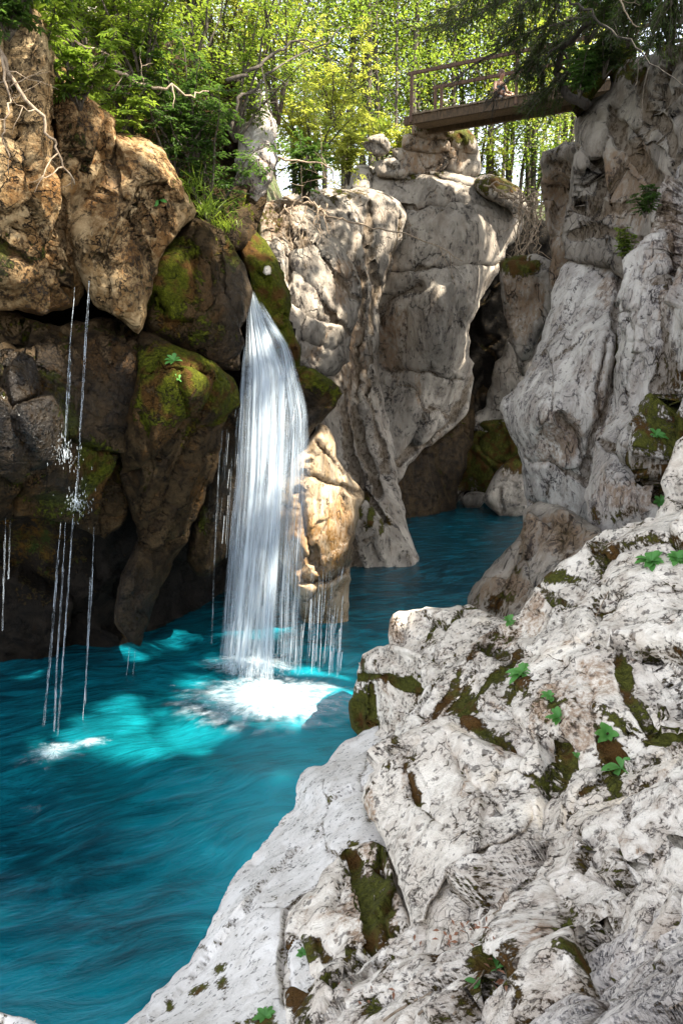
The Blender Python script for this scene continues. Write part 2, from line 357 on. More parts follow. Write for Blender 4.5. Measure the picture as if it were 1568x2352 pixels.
    # rim rings that wrap round to the back
    E = np.concatenate([Q[:, [0, 1]], Q[:, [1, 2]], Q[:, [2, 3]], Q[:, [3, 0]]]); key = np.sort(E, 1); kk = key[:, 0]*len(Vp)*1+key[:, 1]
    _, first, cnt = np.unique(kk, return_index=True, return_counts=True); Be = E[first[cnt == 1]]
    bv = np.unique(Be); rm = -np.ones(len(Vp), int); rm[bv] = np.arange(len(bv)); nb = len(bv)
    cxm, cym = xs.mean(), ys.mean(); bd = screen(Vp[bv])
    V = [Vp]; Qs = [Q]; prev = bv; base = len(Vp); Dm = Vp[bv][:, 1]
    O = np.array([0, 0, CZ]); cen = Vp.mean(0); dc = (cen-O)/np.linalg.norm(cen-O); cen = cen+dc*thick
    rd_ = Vp[bv]-O; rd_ /= np.linalg.norm(rd_, axis=1)[:, None]
    for sh, dt in ((.03, .18), (.10, .45), (.25, .8), (.5, 1.)):
        vv = (Vp[bv]+rd_*thick*dt)*(1-sh)+cen*sh
        if facet[1] > 0: vv += rng.normal(size=vv.shape)*.01
        ids = base+np.arange(nb); pr = prev; a_, b_ = rm[Be[:, 0]], rm[Be[:, 1]]
        Qs.append(np.stack([pr[b_], pr[a_], ids[a_], ids[b_]], -1)); V.append(vv); prev = ids; base += nb
    V.append(cen[None]); a_, b_ = rm[Be[:, 0]], rm[Be[:, 1]]
    T = np.stack([prev[b_], prev[a_], np.full(len(Be), base)], -1)
    V = np.vstack(V); ext = len(V)-len(Vp)
    pad = lambda a: np.r_[a, np.zeros(ext)]
    o = mesh_from(name, V, [np.vstack(Qs), T], mt, parent, True, {'moss': pad(blobs(moss)), 'stain': pad(blobs(stain)), 'wet': np.r_[blobs(wet), np.full(ext, .5 if wet else 0.)], 'cav': pad(cav)})
    return o
# ================================================= THE GORGE WALLS (setting)
def st(o, label=None): return tag(o, label, None, None, 'structure')
def boulder(o, label, cat='boulder', group=None): return tag(o, label, cat, group)
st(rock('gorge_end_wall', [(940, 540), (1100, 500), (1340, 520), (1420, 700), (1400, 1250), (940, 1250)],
    [(960, 800, 24.6), (1340, 800, 24.2), (1150, 1150, 24.3), (1150, 600, 24.5)], R_shade_wet, 6, 60, .5, 3, (.5, .4), (.5, .3), seed=2,
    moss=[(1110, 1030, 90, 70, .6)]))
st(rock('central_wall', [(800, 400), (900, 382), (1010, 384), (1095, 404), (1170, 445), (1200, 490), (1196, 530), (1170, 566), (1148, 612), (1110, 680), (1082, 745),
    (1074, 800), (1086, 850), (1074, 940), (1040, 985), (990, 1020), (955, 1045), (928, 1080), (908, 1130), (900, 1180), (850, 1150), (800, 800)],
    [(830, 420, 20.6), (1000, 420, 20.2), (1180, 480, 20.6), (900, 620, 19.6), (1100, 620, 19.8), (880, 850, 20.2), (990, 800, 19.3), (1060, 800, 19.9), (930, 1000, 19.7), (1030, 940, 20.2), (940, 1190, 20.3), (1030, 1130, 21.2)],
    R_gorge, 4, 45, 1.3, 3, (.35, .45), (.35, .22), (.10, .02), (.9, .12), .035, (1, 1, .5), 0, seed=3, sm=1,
    creases=[([(862, 632), (960, 618), (1040, 612), (1100, 606), (1150, 604)], 5, .45), ([(885, 852), (950, 850), (1010, 862), (1060, 872)], 4, .3), ([(1095, 846), (1052, 955), (970, 1015), (915, 1062)], 7, .5),
             ([(905, 470), (960, 482), (1050, 470), (1120, 478)], 4, .35), ([(960, 385), (1020, 415), (1100, 440)], 4, .3), ([(925, 490), (905, 560), (875, 640)], 9, .45),
             ([(872, 745), (900, 690), (960, 660)], 14, .35), ([(985, 1040), (960, 1110), (935, 1180)], 7, .4), ([(1025, 1000), (1000, 1080), (990, 1180)], 8, .5)],
    bumps=[(905, 780, 45, 110, -.8), (1010, 740, 60, 130, .5), (950, 940, 50, 60, .5), (930, 1120, 40, 60, .3), (1060, 540, 60, 60, .3), (1080, 690, 25, 60, .25)],
    moss=[(930, 395, 90, 14, .5), (1130, 425, 60, 18, .6)], stain=[(900, 780, 40, 90, 1), (1010, 1080, 60, 90, .9), (960, 900, 8, 50, .8)], wet=[(1000, 1150, 80, 70, .8), (905, 800, 30, 60, .4)]))
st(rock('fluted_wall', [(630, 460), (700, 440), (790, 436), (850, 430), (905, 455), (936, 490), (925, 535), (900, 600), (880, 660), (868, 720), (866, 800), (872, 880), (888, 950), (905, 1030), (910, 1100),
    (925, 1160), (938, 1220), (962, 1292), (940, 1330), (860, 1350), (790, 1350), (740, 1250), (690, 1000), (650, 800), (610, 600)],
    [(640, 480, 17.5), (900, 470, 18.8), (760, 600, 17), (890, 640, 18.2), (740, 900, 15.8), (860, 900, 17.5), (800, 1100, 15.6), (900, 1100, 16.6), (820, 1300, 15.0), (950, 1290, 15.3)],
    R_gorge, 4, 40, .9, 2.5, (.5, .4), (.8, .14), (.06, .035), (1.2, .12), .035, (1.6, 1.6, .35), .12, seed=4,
    creases=[([(830, 640), (828, 760), (815, 900), (830, 1020), (870, 1130)], 9, .5), ([(868, 640), (850, 760), (842, 900), (868, 1000), (895, 1080)], 8, .3), ([(790, 900), (800, 1020), (835, 1120), (880, 1200)], 8, .35), ([(850, 470), (845, 560), (860, 640)], 8, .3), ([(920, 500), (895, 600), (872, 720)], 6, .25), ([(780, 1150), (800, 1240), (830, 1310)], 6, .2)],
    bumps=[(845, 1210, 60, 60, .4), (800, 540, 60, 60, .4), (850, 820, 14, 200, .4)],
    moss=[(850, 1185, 9, 40, .9), (872, 1210, 7, 30, .8), (828, 1170, 6, 30, .8), (890, 1190, 6, 30, .8), (770, 450, 100, 18, .5), (700, 480, 60, 40, .55)], stain=[(810, 800, 30, 200, .8), (700, 520, 60, 60, .9)]))
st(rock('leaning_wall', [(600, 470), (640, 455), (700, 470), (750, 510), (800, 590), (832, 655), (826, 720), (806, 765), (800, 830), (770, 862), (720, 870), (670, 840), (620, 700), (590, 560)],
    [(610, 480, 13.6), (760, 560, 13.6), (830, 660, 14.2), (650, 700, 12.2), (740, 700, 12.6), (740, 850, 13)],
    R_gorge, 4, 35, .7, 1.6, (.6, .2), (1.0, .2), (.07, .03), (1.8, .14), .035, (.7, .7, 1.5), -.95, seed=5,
    creases=[([(640, 480), (700, 560), (760, 620), (826, 690)], 6, .25), ([(640, 560), (690, 640), (760, 720), (800, 765)], 6, .3), ([(650, 470), (672, 560), (665, 640)], 6, .25), ([(690, 780), (760, 800), (806, 766)], 6, .25)],
    stain=[(640, 500, 60, 50, 1), (790, 640, 40, 60, .8)], moss=[(610, 500, 40, 30, .6)]))
# ---- left side
st(rock('upper_left_outcrop', [(-60, -120), (320, -120), (330, 30), (260, 90), (160, 110), (60, 90), (-60, 90)], [(0, 0, 13.5), (300, 0, 14.5), (150, 80, 13)], R_gorge, 7, 50, 1, 2, (.5, .6), seed=6))
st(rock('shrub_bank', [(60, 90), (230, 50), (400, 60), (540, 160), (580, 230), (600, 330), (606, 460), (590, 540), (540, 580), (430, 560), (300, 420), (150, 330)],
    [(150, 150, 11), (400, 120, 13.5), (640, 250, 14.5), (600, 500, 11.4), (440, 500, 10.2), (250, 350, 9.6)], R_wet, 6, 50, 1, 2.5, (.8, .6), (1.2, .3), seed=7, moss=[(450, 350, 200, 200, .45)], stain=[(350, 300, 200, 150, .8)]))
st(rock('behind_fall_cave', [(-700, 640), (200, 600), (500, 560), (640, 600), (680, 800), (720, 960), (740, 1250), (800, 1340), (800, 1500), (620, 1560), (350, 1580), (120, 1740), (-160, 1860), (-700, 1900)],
    [(-700, 1200, 9.2), (0, 700, 9.2), (560, 650, 11.6), (0, 950, 9.6), (0, 1400, 9.8), (0, 1700, 10.2), (350, 950, 10.8), (350, 1500, 11.2), (560, 950, 11.8), (560, 1450, 13.6), (800, 950, 12.4), (800, 1450, 13.8)], R_shade_wet, 7, 40, .5, 2, (.7, .6), (.8, .4), seed=8, wet=[(500, 1200, 300, 300, .4)], moss=[(80, 1250, 120, 90, .6), (540, 1200, 60, 150, .5)]))
st(rock('upper_left_cliff', [(-460, -40), (20, 40), (70, 62), (130, 130), (215, 230), (262, 270), (270, 330), (240, 420), (180, 470), (190, 540), (196, 620), (185, 690), (110, 724), (0, 712), (-460, 720)],
    [(-460, 400, 6.4), (-100, 100, 6.9), (30, 120, 7.4), (120, 200, 7.9), (230, 300, 8.4), (0, 400, 7.2), (120, 420, 7.9), (0, 600, 7.3), (140, 640, 8), (50, 710, 7.7)],
    R_warm, 4, 45, .6, 2, (.9, .2), (1.3, .34), (.08, .04), (2.2, .09), .02, (1.1, 1.1, .5), .15, seed=9,
    creases=[([(60, 120), (90, 220), (120, 300), (130, 420), (150, 560)], 10, .45), ([(0, 320), (60, 360), (110, 420)], 9, .25), ([(0, 560), (70, 600), (130, 560)], 8, .3), ([(150, 180), (180, 280), (170, 400)], 9, .4), ([(30, 520), (90, 540), (120, 640)], 8, .3)],
    bumps=[(95, 440, 32, 40, .45), (20, 640, 50, 50, .4), (110, 590, 30, 40, .3), (10, 250, 30, 160, .25)], stain=[(190, 280, 80, 80, 1.3), (120, 630, 90, 90, 1.2), (60, 420, 60, 50, .8)], moss=[(20, 600, 80, 80, .6), (150, 650, 40, 50, .4), (170, 330, 40, 90, .4)], wet=[(120, 680, 120, 60, .8), (180, 320, 40, 90, .5), (20, 620, 70, 70, .4)]))
st(rock('cracked_rock_shoulder', [(118, 470), (150, 420), (215, 330), (262, 296), (330, 318), (372, 338), (402, 390), (428, 440), (450, 484), (440, 500), (402, 545), (374, 580), (352, 640), (335, 735), (318, 765), (262, 726), (215, 700), (176, 620), (130, 540)],
    [(160, 470, 8.3), (280, 320, 8.7), (420, 460, 9), (280, 500, 7.9), (220, 640, 8), (330, 700, 8.4), (370, 540, 8.6)],
    R_warm, 4, 55, .7, 1.8, (.9, .14), (1.1, .18), (.04, .025), (2, .04), .015, seed=10,
    creases=[([(175, 600), (140, 500), (125, 440)], 8, .4), ([(250, 330), (260, 420), (330, 520), (352, 620)], 6, .14), ([(180, 560), (240, 600), (330, 640)], 3, .08), ([(300, 345), (360, 420), (400, 540)], 4, .1), ([(215, 430), (300, 460), (430, 470)], 3, .08)],
    stain=[(255, 390, 55, 110, 1.7), (390, 430, 30, 60, .7), (330, 560, 60, 90, 1.1)], moss=[(390, 420, 30, 30, .5), (340, 640, 30, 60, .4)], wet=[(250, 400, 50, 110, .6), (330, 640, 50, 90, .6)], bumps=[(350, 400, 50, 50, .2)]))
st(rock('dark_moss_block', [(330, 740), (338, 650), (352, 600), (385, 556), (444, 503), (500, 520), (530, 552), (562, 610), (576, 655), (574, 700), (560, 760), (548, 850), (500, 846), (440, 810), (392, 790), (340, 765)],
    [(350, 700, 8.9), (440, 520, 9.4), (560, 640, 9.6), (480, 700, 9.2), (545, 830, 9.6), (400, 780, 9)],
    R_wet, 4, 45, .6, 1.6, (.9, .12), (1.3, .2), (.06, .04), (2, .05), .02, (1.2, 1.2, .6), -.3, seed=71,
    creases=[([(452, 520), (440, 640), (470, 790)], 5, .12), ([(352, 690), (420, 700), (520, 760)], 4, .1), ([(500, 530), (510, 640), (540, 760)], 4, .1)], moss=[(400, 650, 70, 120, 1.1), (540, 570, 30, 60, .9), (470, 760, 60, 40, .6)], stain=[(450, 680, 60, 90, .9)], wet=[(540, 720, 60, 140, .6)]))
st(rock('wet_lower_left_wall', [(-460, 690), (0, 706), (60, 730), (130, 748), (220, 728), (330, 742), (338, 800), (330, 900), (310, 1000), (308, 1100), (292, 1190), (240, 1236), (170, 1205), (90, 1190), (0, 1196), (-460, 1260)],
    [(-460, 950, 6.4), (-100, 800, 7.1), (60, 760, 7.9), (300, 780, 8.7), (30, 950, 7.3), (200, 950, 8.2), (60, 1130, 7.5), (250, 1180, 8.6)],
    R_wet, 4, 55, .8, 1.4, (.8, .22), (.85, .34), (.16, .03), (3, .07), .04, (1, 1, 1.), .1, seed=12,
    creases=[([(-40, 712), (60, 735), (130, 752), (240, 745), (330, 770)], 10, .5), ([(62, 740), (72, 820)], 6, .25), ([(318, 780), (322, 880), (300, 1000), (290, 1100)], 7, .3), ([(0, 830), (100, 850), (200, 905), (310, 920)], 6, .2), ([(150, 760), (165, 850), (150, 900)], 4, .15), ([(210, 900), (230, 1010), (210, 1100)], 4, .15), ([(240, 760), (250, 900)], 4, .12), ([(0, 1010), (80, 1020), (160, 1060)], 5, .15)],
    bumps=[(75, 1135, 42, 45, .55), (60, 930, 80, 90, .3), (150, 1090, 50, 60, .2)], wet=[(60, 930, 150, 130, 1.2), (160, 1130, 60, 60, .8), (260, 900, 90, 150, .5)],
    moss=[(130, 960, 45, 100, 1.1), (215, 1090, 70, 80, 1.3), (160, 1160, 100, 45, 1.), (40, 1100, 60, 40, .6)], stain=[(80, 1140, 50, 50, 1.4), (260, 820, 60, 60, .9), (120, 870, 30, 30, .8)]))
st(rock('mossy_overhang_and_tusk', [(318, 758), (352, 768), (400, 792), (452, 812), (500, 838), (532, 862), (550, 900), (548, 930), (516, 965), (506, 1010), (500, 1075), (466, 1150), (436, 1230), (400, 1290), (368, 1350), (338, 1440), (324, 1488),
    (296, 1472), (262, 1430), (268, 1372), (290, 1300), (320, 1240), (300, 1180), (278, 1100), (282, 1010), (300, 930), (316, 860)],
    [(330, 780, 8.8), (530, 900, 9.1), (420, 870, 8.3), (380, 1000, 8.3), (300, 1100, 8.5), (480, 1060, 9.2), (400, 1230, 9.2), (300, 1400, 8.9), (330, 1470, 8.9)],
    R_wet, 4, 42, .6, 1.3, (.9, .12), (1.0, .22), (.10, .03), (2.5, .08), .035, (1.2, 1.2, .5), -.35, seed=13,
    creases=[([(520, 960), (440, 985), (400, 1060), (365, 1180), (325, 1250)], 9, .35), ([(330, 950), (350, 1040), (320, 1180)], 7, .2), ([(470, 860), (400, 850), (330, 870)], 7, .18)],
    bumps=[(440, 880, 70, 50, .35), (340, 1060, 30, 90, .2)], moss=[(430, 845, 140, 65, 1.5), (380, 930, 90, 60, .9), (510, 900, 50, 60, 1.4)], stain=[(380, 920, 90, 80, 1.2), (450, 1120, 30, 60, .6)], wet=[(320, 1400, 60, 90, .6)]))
st(rock('cliff_flank', [(470, 930), (545, 905), (570, 980), (560, 1150), (520, 1270), (470, 1330), (430, 1290), (450, 1180), (490, 1080)],
    [(500, 960, 9.9), (550, 1000, 10.4), (490, 1250, 10.2)], R_wet, 5, 30, .5, 1, (.9, .2), (1.2, .1), seed=14, an=(1, 1, .3), wet=[(520, 1100, 60, 160, .7)], stain=[(515, 980, 8, 50, 1.4)], moss=[(470, 1200, 20, 60, .6)]))
boulder(rock('pale_boulder', [(562, 205), (588, 176), (606, 215), (626, 262), (638, 310), (634, 380), (620, 430), (598, 472), (566, 474), (540, 462), (538, 400), (548, 320)],
    [(590, 230, 11.6), (600, 400, 11.2), (545, 420, 11.5)], R_prow, 4, 38, .7, 1.2, (1., .2), (1.4, .12), (.04, .04), (2.5, .05), .02, seed=15, stain=[(550, 440, 30, 30, .9)]), 'tall rounded pale boulder standing among the shrubs above the waterfall')
boulder(rock('mossy_boulder', [(542, 508), (585, 524), (612, 556), (640, 600), (660, 655), (668, 700), (670, 750), (690, 800), (688, 842), (650, 900), (606, 880), (580, 760), (572, 690), (574, 640), (556, 590)],
    [(560, 530, 11), (640, 640, 10.8), (600, 640, 10.5), (670, 800, 10.8), (620, 860, 10.7)], R_wet, 3.5, 30, .6, 1.1, (1., .2), (1.4, .12), (.05, .04), (3, .06), .04, seed=16,
    moss=[(610, 600, 80, 120, 1.8), (660, 780, 50, 100, 1.6)]), 'moss covered boulder rising beside the lip of the waterfall')
boulder(rock('white_stone', [(606, 614), (618, 610), (624, 620), (621, 630), (610, 632), (605, 624)], [(614, 620, 10.36)], R_white, 2, 8, .06, .1, (2, .02), (6, .02), (.01, .04), (3, .01), .004, jit=1, seed=17), 'small white stone lodged in the moss beside the waterfall top', 'stone')
boulder(rock('mossy_ledge', [(610, 850), (680, 838), (722, 848), (762, 872), (786, 905), (782, 920), (764, 945), (738, 968), (712, 1000), (680, 1040), (640, 1030), (605, 960)],
    [(640, 870, 10.2), (770, 900, 10.5), (700, 980, 10.4), (640, 1000, 10.2)], R_wet, 3.5, 30, .5, 1.1, (1., .2), (1.4, .12), (.05, .04), (3, .08), .04, seed=18,
    moss=[(720, 865, 70, 30, 1.4), (760, 905, 30, 30, .9)], wet=[(690, 980, 70, 60, .9)]), 'dark ledge with a mossy top jutting out right of the waterfall', 'rock ledge')
R_lobe = make_rock('sunlit_wet_limestone', (.46, .37, .27), (.32, .22, .12), (.05, .035, .02), 1.3, .35, (.26, .125, .03), .45, .6, .2, streak=(1.4, 1.4, .35), rot=(0, -.3, 0), rough=.6, spec=.5)
boulder(rock('waterside_rock', [(712, 1000), (738, 974), (764, 990), (772, 1020), (776, 1052), (800, 1088), (836, 1130), (826, 1170), (818, 1220), (808, 1290), (800, 1360), (797, 1480), (740, 1500), (700, 1440), (672, 1350), (640, 1290), (610, 1200), (612, 1120), (650, 1085), (690, 1040)],
    [(740, 1000, 10.9), (700, 1080, 10.6), (640, 1200, 10.4), (800, 1120, 11.2), (760, 1220, 10.9), (700, 1330, 10.9), (790, 1450, 11.4), (720, 1450, 11.5)], R_lobe, 3.5, 40, .6, 1.2, (.9, .10), (1.2, .13), (.05, .03), (2, .08), .02, (1.3, 1.3, .4), -.45, seed=19,
    creases=[([(700, 1090), (760, 1110), (826, 1135)], 7, .2), ([(690, 1130), (700, 1220), (730, 1310)], 8, .2), ([(806, 1290), (760, 1330), (690, 1340)], 8, .25), ([(730, 1020), (790, 1090)], 6, .15)],
    stain=[(700, 1270, 50, 80, 1.2), (780, 1220, 30, 80, 1)], wet=[(770, 1290, 50, 90, 1), (650, 1200, 50, 100, .6), (750, 1420, 80, 60, 1)], moss=[(745, 1400, 50, 50, .4)]), 'tawny rock lobe just right of the waterfall, wet and sunlit, standing in the pool', 'rock')
# ---- right side
st(rock('cleft_slab', [(1172, 770), (1200, 800), (1240, 860), (1240, 1000), (1130, 1000), (1080, 985), (1092, 950), (1114, 928), (1130, 850), (1158, 806)], [(1165, 780, 22.5), (1100, 980, 23), (1230, 900, 22)], R_gorge, 4, 22, .6, 1, (.6, .2), (.8, .12), seed=61))
st(rock('undercut_wall', [(880, 1040), (930, 1000), (1080, 900), (1090, 960), (1075, 1060), (1050, 1130), (1040, 1180), (990, 1200), (950, 1260), (860, 1260)], [(900, 1050, 20.8), (1080, 950, 22.5), (1040, 1170, 22), (930, 1180, 20.9)], R_wet, 4, 30, .8, 1.5, (.7, .35), (.8, .2), seed=62, an=(1, 1, .5), wet=[(1000, 1100, 100, 100, .3)]))
boulder(rock('wedged_boulder', [(1148, 604), (1172, 586), (1205, 582), (1262, 598), (1280, 650), (1262, 735), (1232, 800), (1215, 850), (1196, 866), (1182, 830), (1166, 752), (1152, 690)],
    [(1170, 610, 17), (1250, 640, 16.4), (1200, 750, 16.6), (1195, 850, 17)], R_gorge, 3.5, 28, .7, 1.6, (.7, .3), (1, .3), (.08, .05), (2, .1), .04, seed=20, moss=[(1190, 610, 50, 30, 1.2)], stain=[(1200, 700, 60, 80, .9)]), 'brown mossy boulder wedged high in the cleft between the walls')
for k, (ol, Y, lb) in enumerate([([(1060, 1146), (1072, 1132), (1092, 1128), (1112, 1132), (1122, 1146), (1100, 1165), (1070, 1168)], 22.5, 'low pale stone at the far waterline inside the cleft'),
    ([(1108, 1150), (1128, 1100), (1160, 1060), (1200, 1040), (1215, 1100), (1215, 1180), (1150, 1186)], 21., 'dark pointed rock at the waterline inside the cleft, under the green moss')]):
    boulder(rock('waterline_rock', ol, [((ol[0][0]+ol[3][0])/2, ol[0][1], Y)], R_gorge, 3, 22, .5, .9, (1, .15), (1.4, .2), seed=21+k, jit=4, moss=[(1180, 1060, 40, 30, .9)], wet=[(ol[0][0]+40, 1165, 70, 20, 1)]), lb, 'rock')
boulder(rock('mossy_rock', [(1010, 1060), (1050, 980), (1110, 960), (1190, 970), (1230, 1050), (1225, 1130), (1150, 1120), (1110, 1135), (1060, 1130), (1030, 1190), (1000, 1150)],
    [(1050, 1000, 23.5), (1200, 1000, 22.), (1130, 1100, 22.5)], R_gorge, 4, 40, 1.2, 1.4, (.7, .35), (.8, .4), (.1, .04), seed=23, moss=[(1120, 1040, 130, 110, 1.2)]), 'green mossed rock slope at the back of the cleft above the water', 'rock')
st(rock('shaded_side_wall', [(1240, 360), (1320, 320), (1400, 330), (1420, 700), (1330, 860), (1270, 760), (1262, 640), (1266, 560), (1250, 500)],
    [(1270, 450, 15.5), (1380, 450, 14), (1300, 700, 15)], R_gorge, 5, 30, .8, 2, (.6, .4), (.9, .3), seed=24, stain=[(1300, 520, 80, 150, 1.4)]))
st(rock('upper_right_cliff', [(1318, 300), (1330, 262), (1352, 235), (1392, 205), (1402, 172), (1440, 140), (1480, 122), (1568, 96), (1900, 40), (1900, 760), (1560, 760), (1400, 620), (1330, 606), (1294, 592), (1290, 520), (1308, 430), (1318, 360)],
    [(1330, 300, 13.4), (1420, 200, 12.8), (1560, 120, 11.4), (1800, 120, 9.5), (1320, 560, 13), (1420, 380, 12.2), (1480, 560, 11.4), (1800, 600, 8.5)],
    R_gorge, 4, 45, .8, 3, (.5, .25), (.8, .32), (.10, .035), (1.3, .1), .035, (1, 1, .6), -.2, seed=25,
    creases=[([(1470, 160), (1480, 260), (1540, 330), (1568, 400)], 8, .35), ([(1400, 250), (1430, 330), (1500, 420), (1490, 480)], 10, .4), ([(1310, 470), (1380, 480), (1460, 470), (1500, 450)], 6, .3), ([(1330, 300), (1360, 400), (1340, 470)], 7, .25), ([(1300, 540), (1400, 530), (1480, 560)], 6, .3), ([(1500, 230), (1568, 210)], 5, .2)],
    bumps=[(1430, 400, 50, 80, -.5), (1380, 300, 50, 80, .4), (1540, 280, 50, 50, .35), (1350, 510, 40, 30, .3)],
    stain=[(1440, 420, 70, 100, 1.1), (1350, 440, 30, 60, .5)], moss=[(1420, 160, 60, 30, .7), (1560, 110, 60, 20, .7)]))
st(rock('pale_prow', [(1322, 588), (1372, 582), (1420, 598), (1470, 640), (1520, 700), (1500, 950), (1460, 1230), (1380, 1250), (1325, 1245), (1270, 1205), (1222, 1180), (1205, 1150), (1200, 1100), (1196, 1055), (1178, 1015), (1164, 985), (1152, 942), (1160, 915), (1190, 880), (1216, 838), (1240, 780), (1256, 720), (1268, 660), (1285, 618)],
    [(1330, 610, 13), (1430, 640, 12.2), (1260, 760, 12.7), (1380, 780, 11.4), (1165, 940, 12.6), (1280, 940, 11.3), (1420, 900, 11.3), (1205, 1100, 12.6), (1300, 1120, 11.8), (1400, 1180, 11), (1240, 1190, 12.4)],
    R_prow, 4, 45, .8, 2.6, (.5, .25), (.7, .10), (.05, .03), (1.2, .06), .025, (1.1, 1.1, .5), -.25, seed=26,
    creases=[([(1425, 620), (1412, 760), (1405, 900), (1360, 1000), (1345, 1060)], 9, .3), ([(1395, 780), (1370, 900), (1380, 980)], 6, .12), ([(1205, 1052), (1260, 1060), (1310, 1090), (1350, 1120)], 6, .28), ([(1285, 960), (1330, 1010), (1345, 1100)], 8, .3), ([(1215, 1150), (1270, 1170), (1330, 1210)], 7, .25)],
    bumps=[(1290, 1020, 40, 40, -.35), (1230, 960, 50, 50, .3)], stain=[(1290, 1010, 50, 60, 1.3), (1380, 940, 30, 120, .8), (1400, 640, 40, 80, .5)], moss=[(1275, 1165, 50, 15, .4), (1415, 800, 6, 50, .5)]))
st(rock('right_slab_wall', [(1568, 372), (1530, 440), (1500, 480), (1484, 540), (1470, 570), (1450, 640), (1432, 680), (1424, 760), (1412, 850), (1410, 930), (1404, 970), (1372, 1005), (1360, 1060), (1346, 1110), (1344, 1160), (1352, 1205), (1376, 1224), (1440, 1290), (1900, 1290), (1900, 200), (1650, 260)],
    [(1560, 400, 10.6), (1500, 520, 10.6), (1440, 720, 10.3), (1560, 700, 9.2), (1420, 940, 10), (1360, 1120, 9.4), (1500, 1000, 8.8), (1560, 1150, 8), (1800, 700, 7.5), (1420, 1230, 9)],
    R_prow, 4, 45, .7, 2.5, (.6, .2), (1., .36), (.07, .04), (1.8, .1), .035, (1.1, 1.1, .55), -.2, seed=27,
    creases=[([(1535, 470), (1520, 640), (1530, 800), (1500, 940), (1500, 1060), (1520, 1180)], 14, .5), ([(1450, 690), (1470, 800), (1440, 900)], 7, .2), ([(1372, 1010), (1430, 1040), (1500, 1030)], 7, .22), ([(1420, 1000), (1470, 960), (1530, 930)], 7, .25)],
    bumps=[(1400, 1080, 55, 60, .3), (1440, 1160, 60, 40, .2)], moss=[(1545, 980, 28, 120, 1.1), (1500, 1070, 14, 60, .8), (1470, 580, 18, 30, .6), (1420, 1180, 60, 20, .5)], stain=[(1450, 1120, 90, 60, .9), (1550, 600, 60, 160, .8), (1500, 540, 30, 30, .8)]))
boulder(rock('knobbly_boulder', [(1572, 998), (1545, 1030), (1530, 1065), (1512, 1110), (1524, 1150), (1504, 1190), (1540, 1250), (1800, 1260), (1800, 960)], [(1560, 1050, 6.9), (1540, 1180, 6.6), (1700, 1100, 6.2)], R_white, 4, 40, .5, 1.2, (1, .2), (1.6, .2), seed=28), 'small knobbly pale rock at the right edge below the mossy cleft')
boulder(rock('shaded_boulder', [(1202, 1190), (1212, 1160), (1240, 1152), (1300, 1168), (1372, 1212), (1400, 1260), (1360, 1360), (1280, 1430), (1180, 1450), (1110, 1420), (1074, 1390), (1080, 1360), (1105, 1325), (1150, 1275), (1196, 1228)],
    [(1215, 1180, 10), (1360, 1230, 8.6), (1200, 1280, 9.3), (1090, 1380, 9.6), (1160, 1400, 8.8), (1280, 1350, 8.1)], R_gorge, 3.5, 30, .6, 1.6, (.8, .2), (1.1, .16), (.05, .04), (2, .06), .03, seed=29,
    creases=[([(1204, 1200), (1200, 1270), (1160, 1340), (1120, 1400)], 7, -.18)], stain=[(1260, 1230, 70, 50, 1.1), (1170, 1370, 60, 50, .9)], moss=[(1150, 1390, 60, 40, .55)]), 'big grey brown boulder leaning against the prow above the river, one edge pale')
# ---- foreground
st(rock('smooth_white_slab', [(240, 2400), (330, 2310), (420, 2222), (470, 2150), (505, 2075), (545, 1990), (592, 1925), (640, 1878), (680, 1846), (683, 1796), (706, 1762), (752, 1752), (782, 1712), (815, 1690), (880, 1660), (960, 1700), (1000, 1900), (1000, 2200), (900, 2460), (560, 2560), (200, 2560)],
    [(290, 2352, 3.62), (500, 2080, 4.75), (680, 1860, 5.95), (790, 1710, 6.9), (600, 2100, 4.1), (500, 2300, 3.4), (800, 1850, 5.2), (850, 2100, 3.9), (700, 2300, 3.1), (900, 2300, 2.9)],
    R_slab, 4.5, 55, .35, 1.2, (.7, .12), (1, .05), (.015, .03), (2, .02), .008, seed=30,
    creases=[([(695, 1770), (690, 1850), (640, 1900)], 5, .04), ([(650, 1935), (690, 1950), (720, 1935)], 4, .04), ([(800, 1980), (730, 2040), (660, 2090), (650, 2200), (660, 2300)], 10, .12), ([(850, 1720), (830, 1800), (850, 1880)], 8, .1)],
    bumps=[(720, 1800, 50, 50, .1), (760, 1960, 40, 50, .05)], moss=[(820, 1955, 35, 14, 1, .9), (500, 2215, 18, 14, .9), (505, 2250, 16, 22, .8), (450, 2260, 30, 10, .8, -.4), (385, 2300, 10, 16, .8), (610, 2325, 14, 16, .8), (545, 2350, 10, 16, .8), (600, 2350, 40, 24, 1.1), (770, 2005, 20, 10, .8)]))
st(rock('mossy_water_ledge', [(800, 1630), (806, 1598), (820, 1560), (822, 1522), (850, 1492), (892, 1478), (960, 1500), (1040, 1560), (1010, 1660), (930, 1720), (860, 1700), (822, 1694), (805, 1668)],
    [(825, 1520, 7.3), (810, 1640, 7.35), (900, 1540, 6.8), (880, 1660, 6.7), (980, 1580, 6.2)], R_white, 3.5, 26, .35, 1.1, (1, .15), (1.7, .14), (.05, .05), (3, .05), .02, seed=31,
    creases=[([(822, 1560), (870, 1545), (930, 1570), (975, 1560)], 7, .18), ([(850, 1575), (850, 1640), (845, 1690)], 6, .15)], moss=[(822, 1640, 28, 60, 1.5), (865, 1555, 50, 12, .9), (835, 1535, 12, 25, .9), (930, 1570, 50, 9, .9)]))
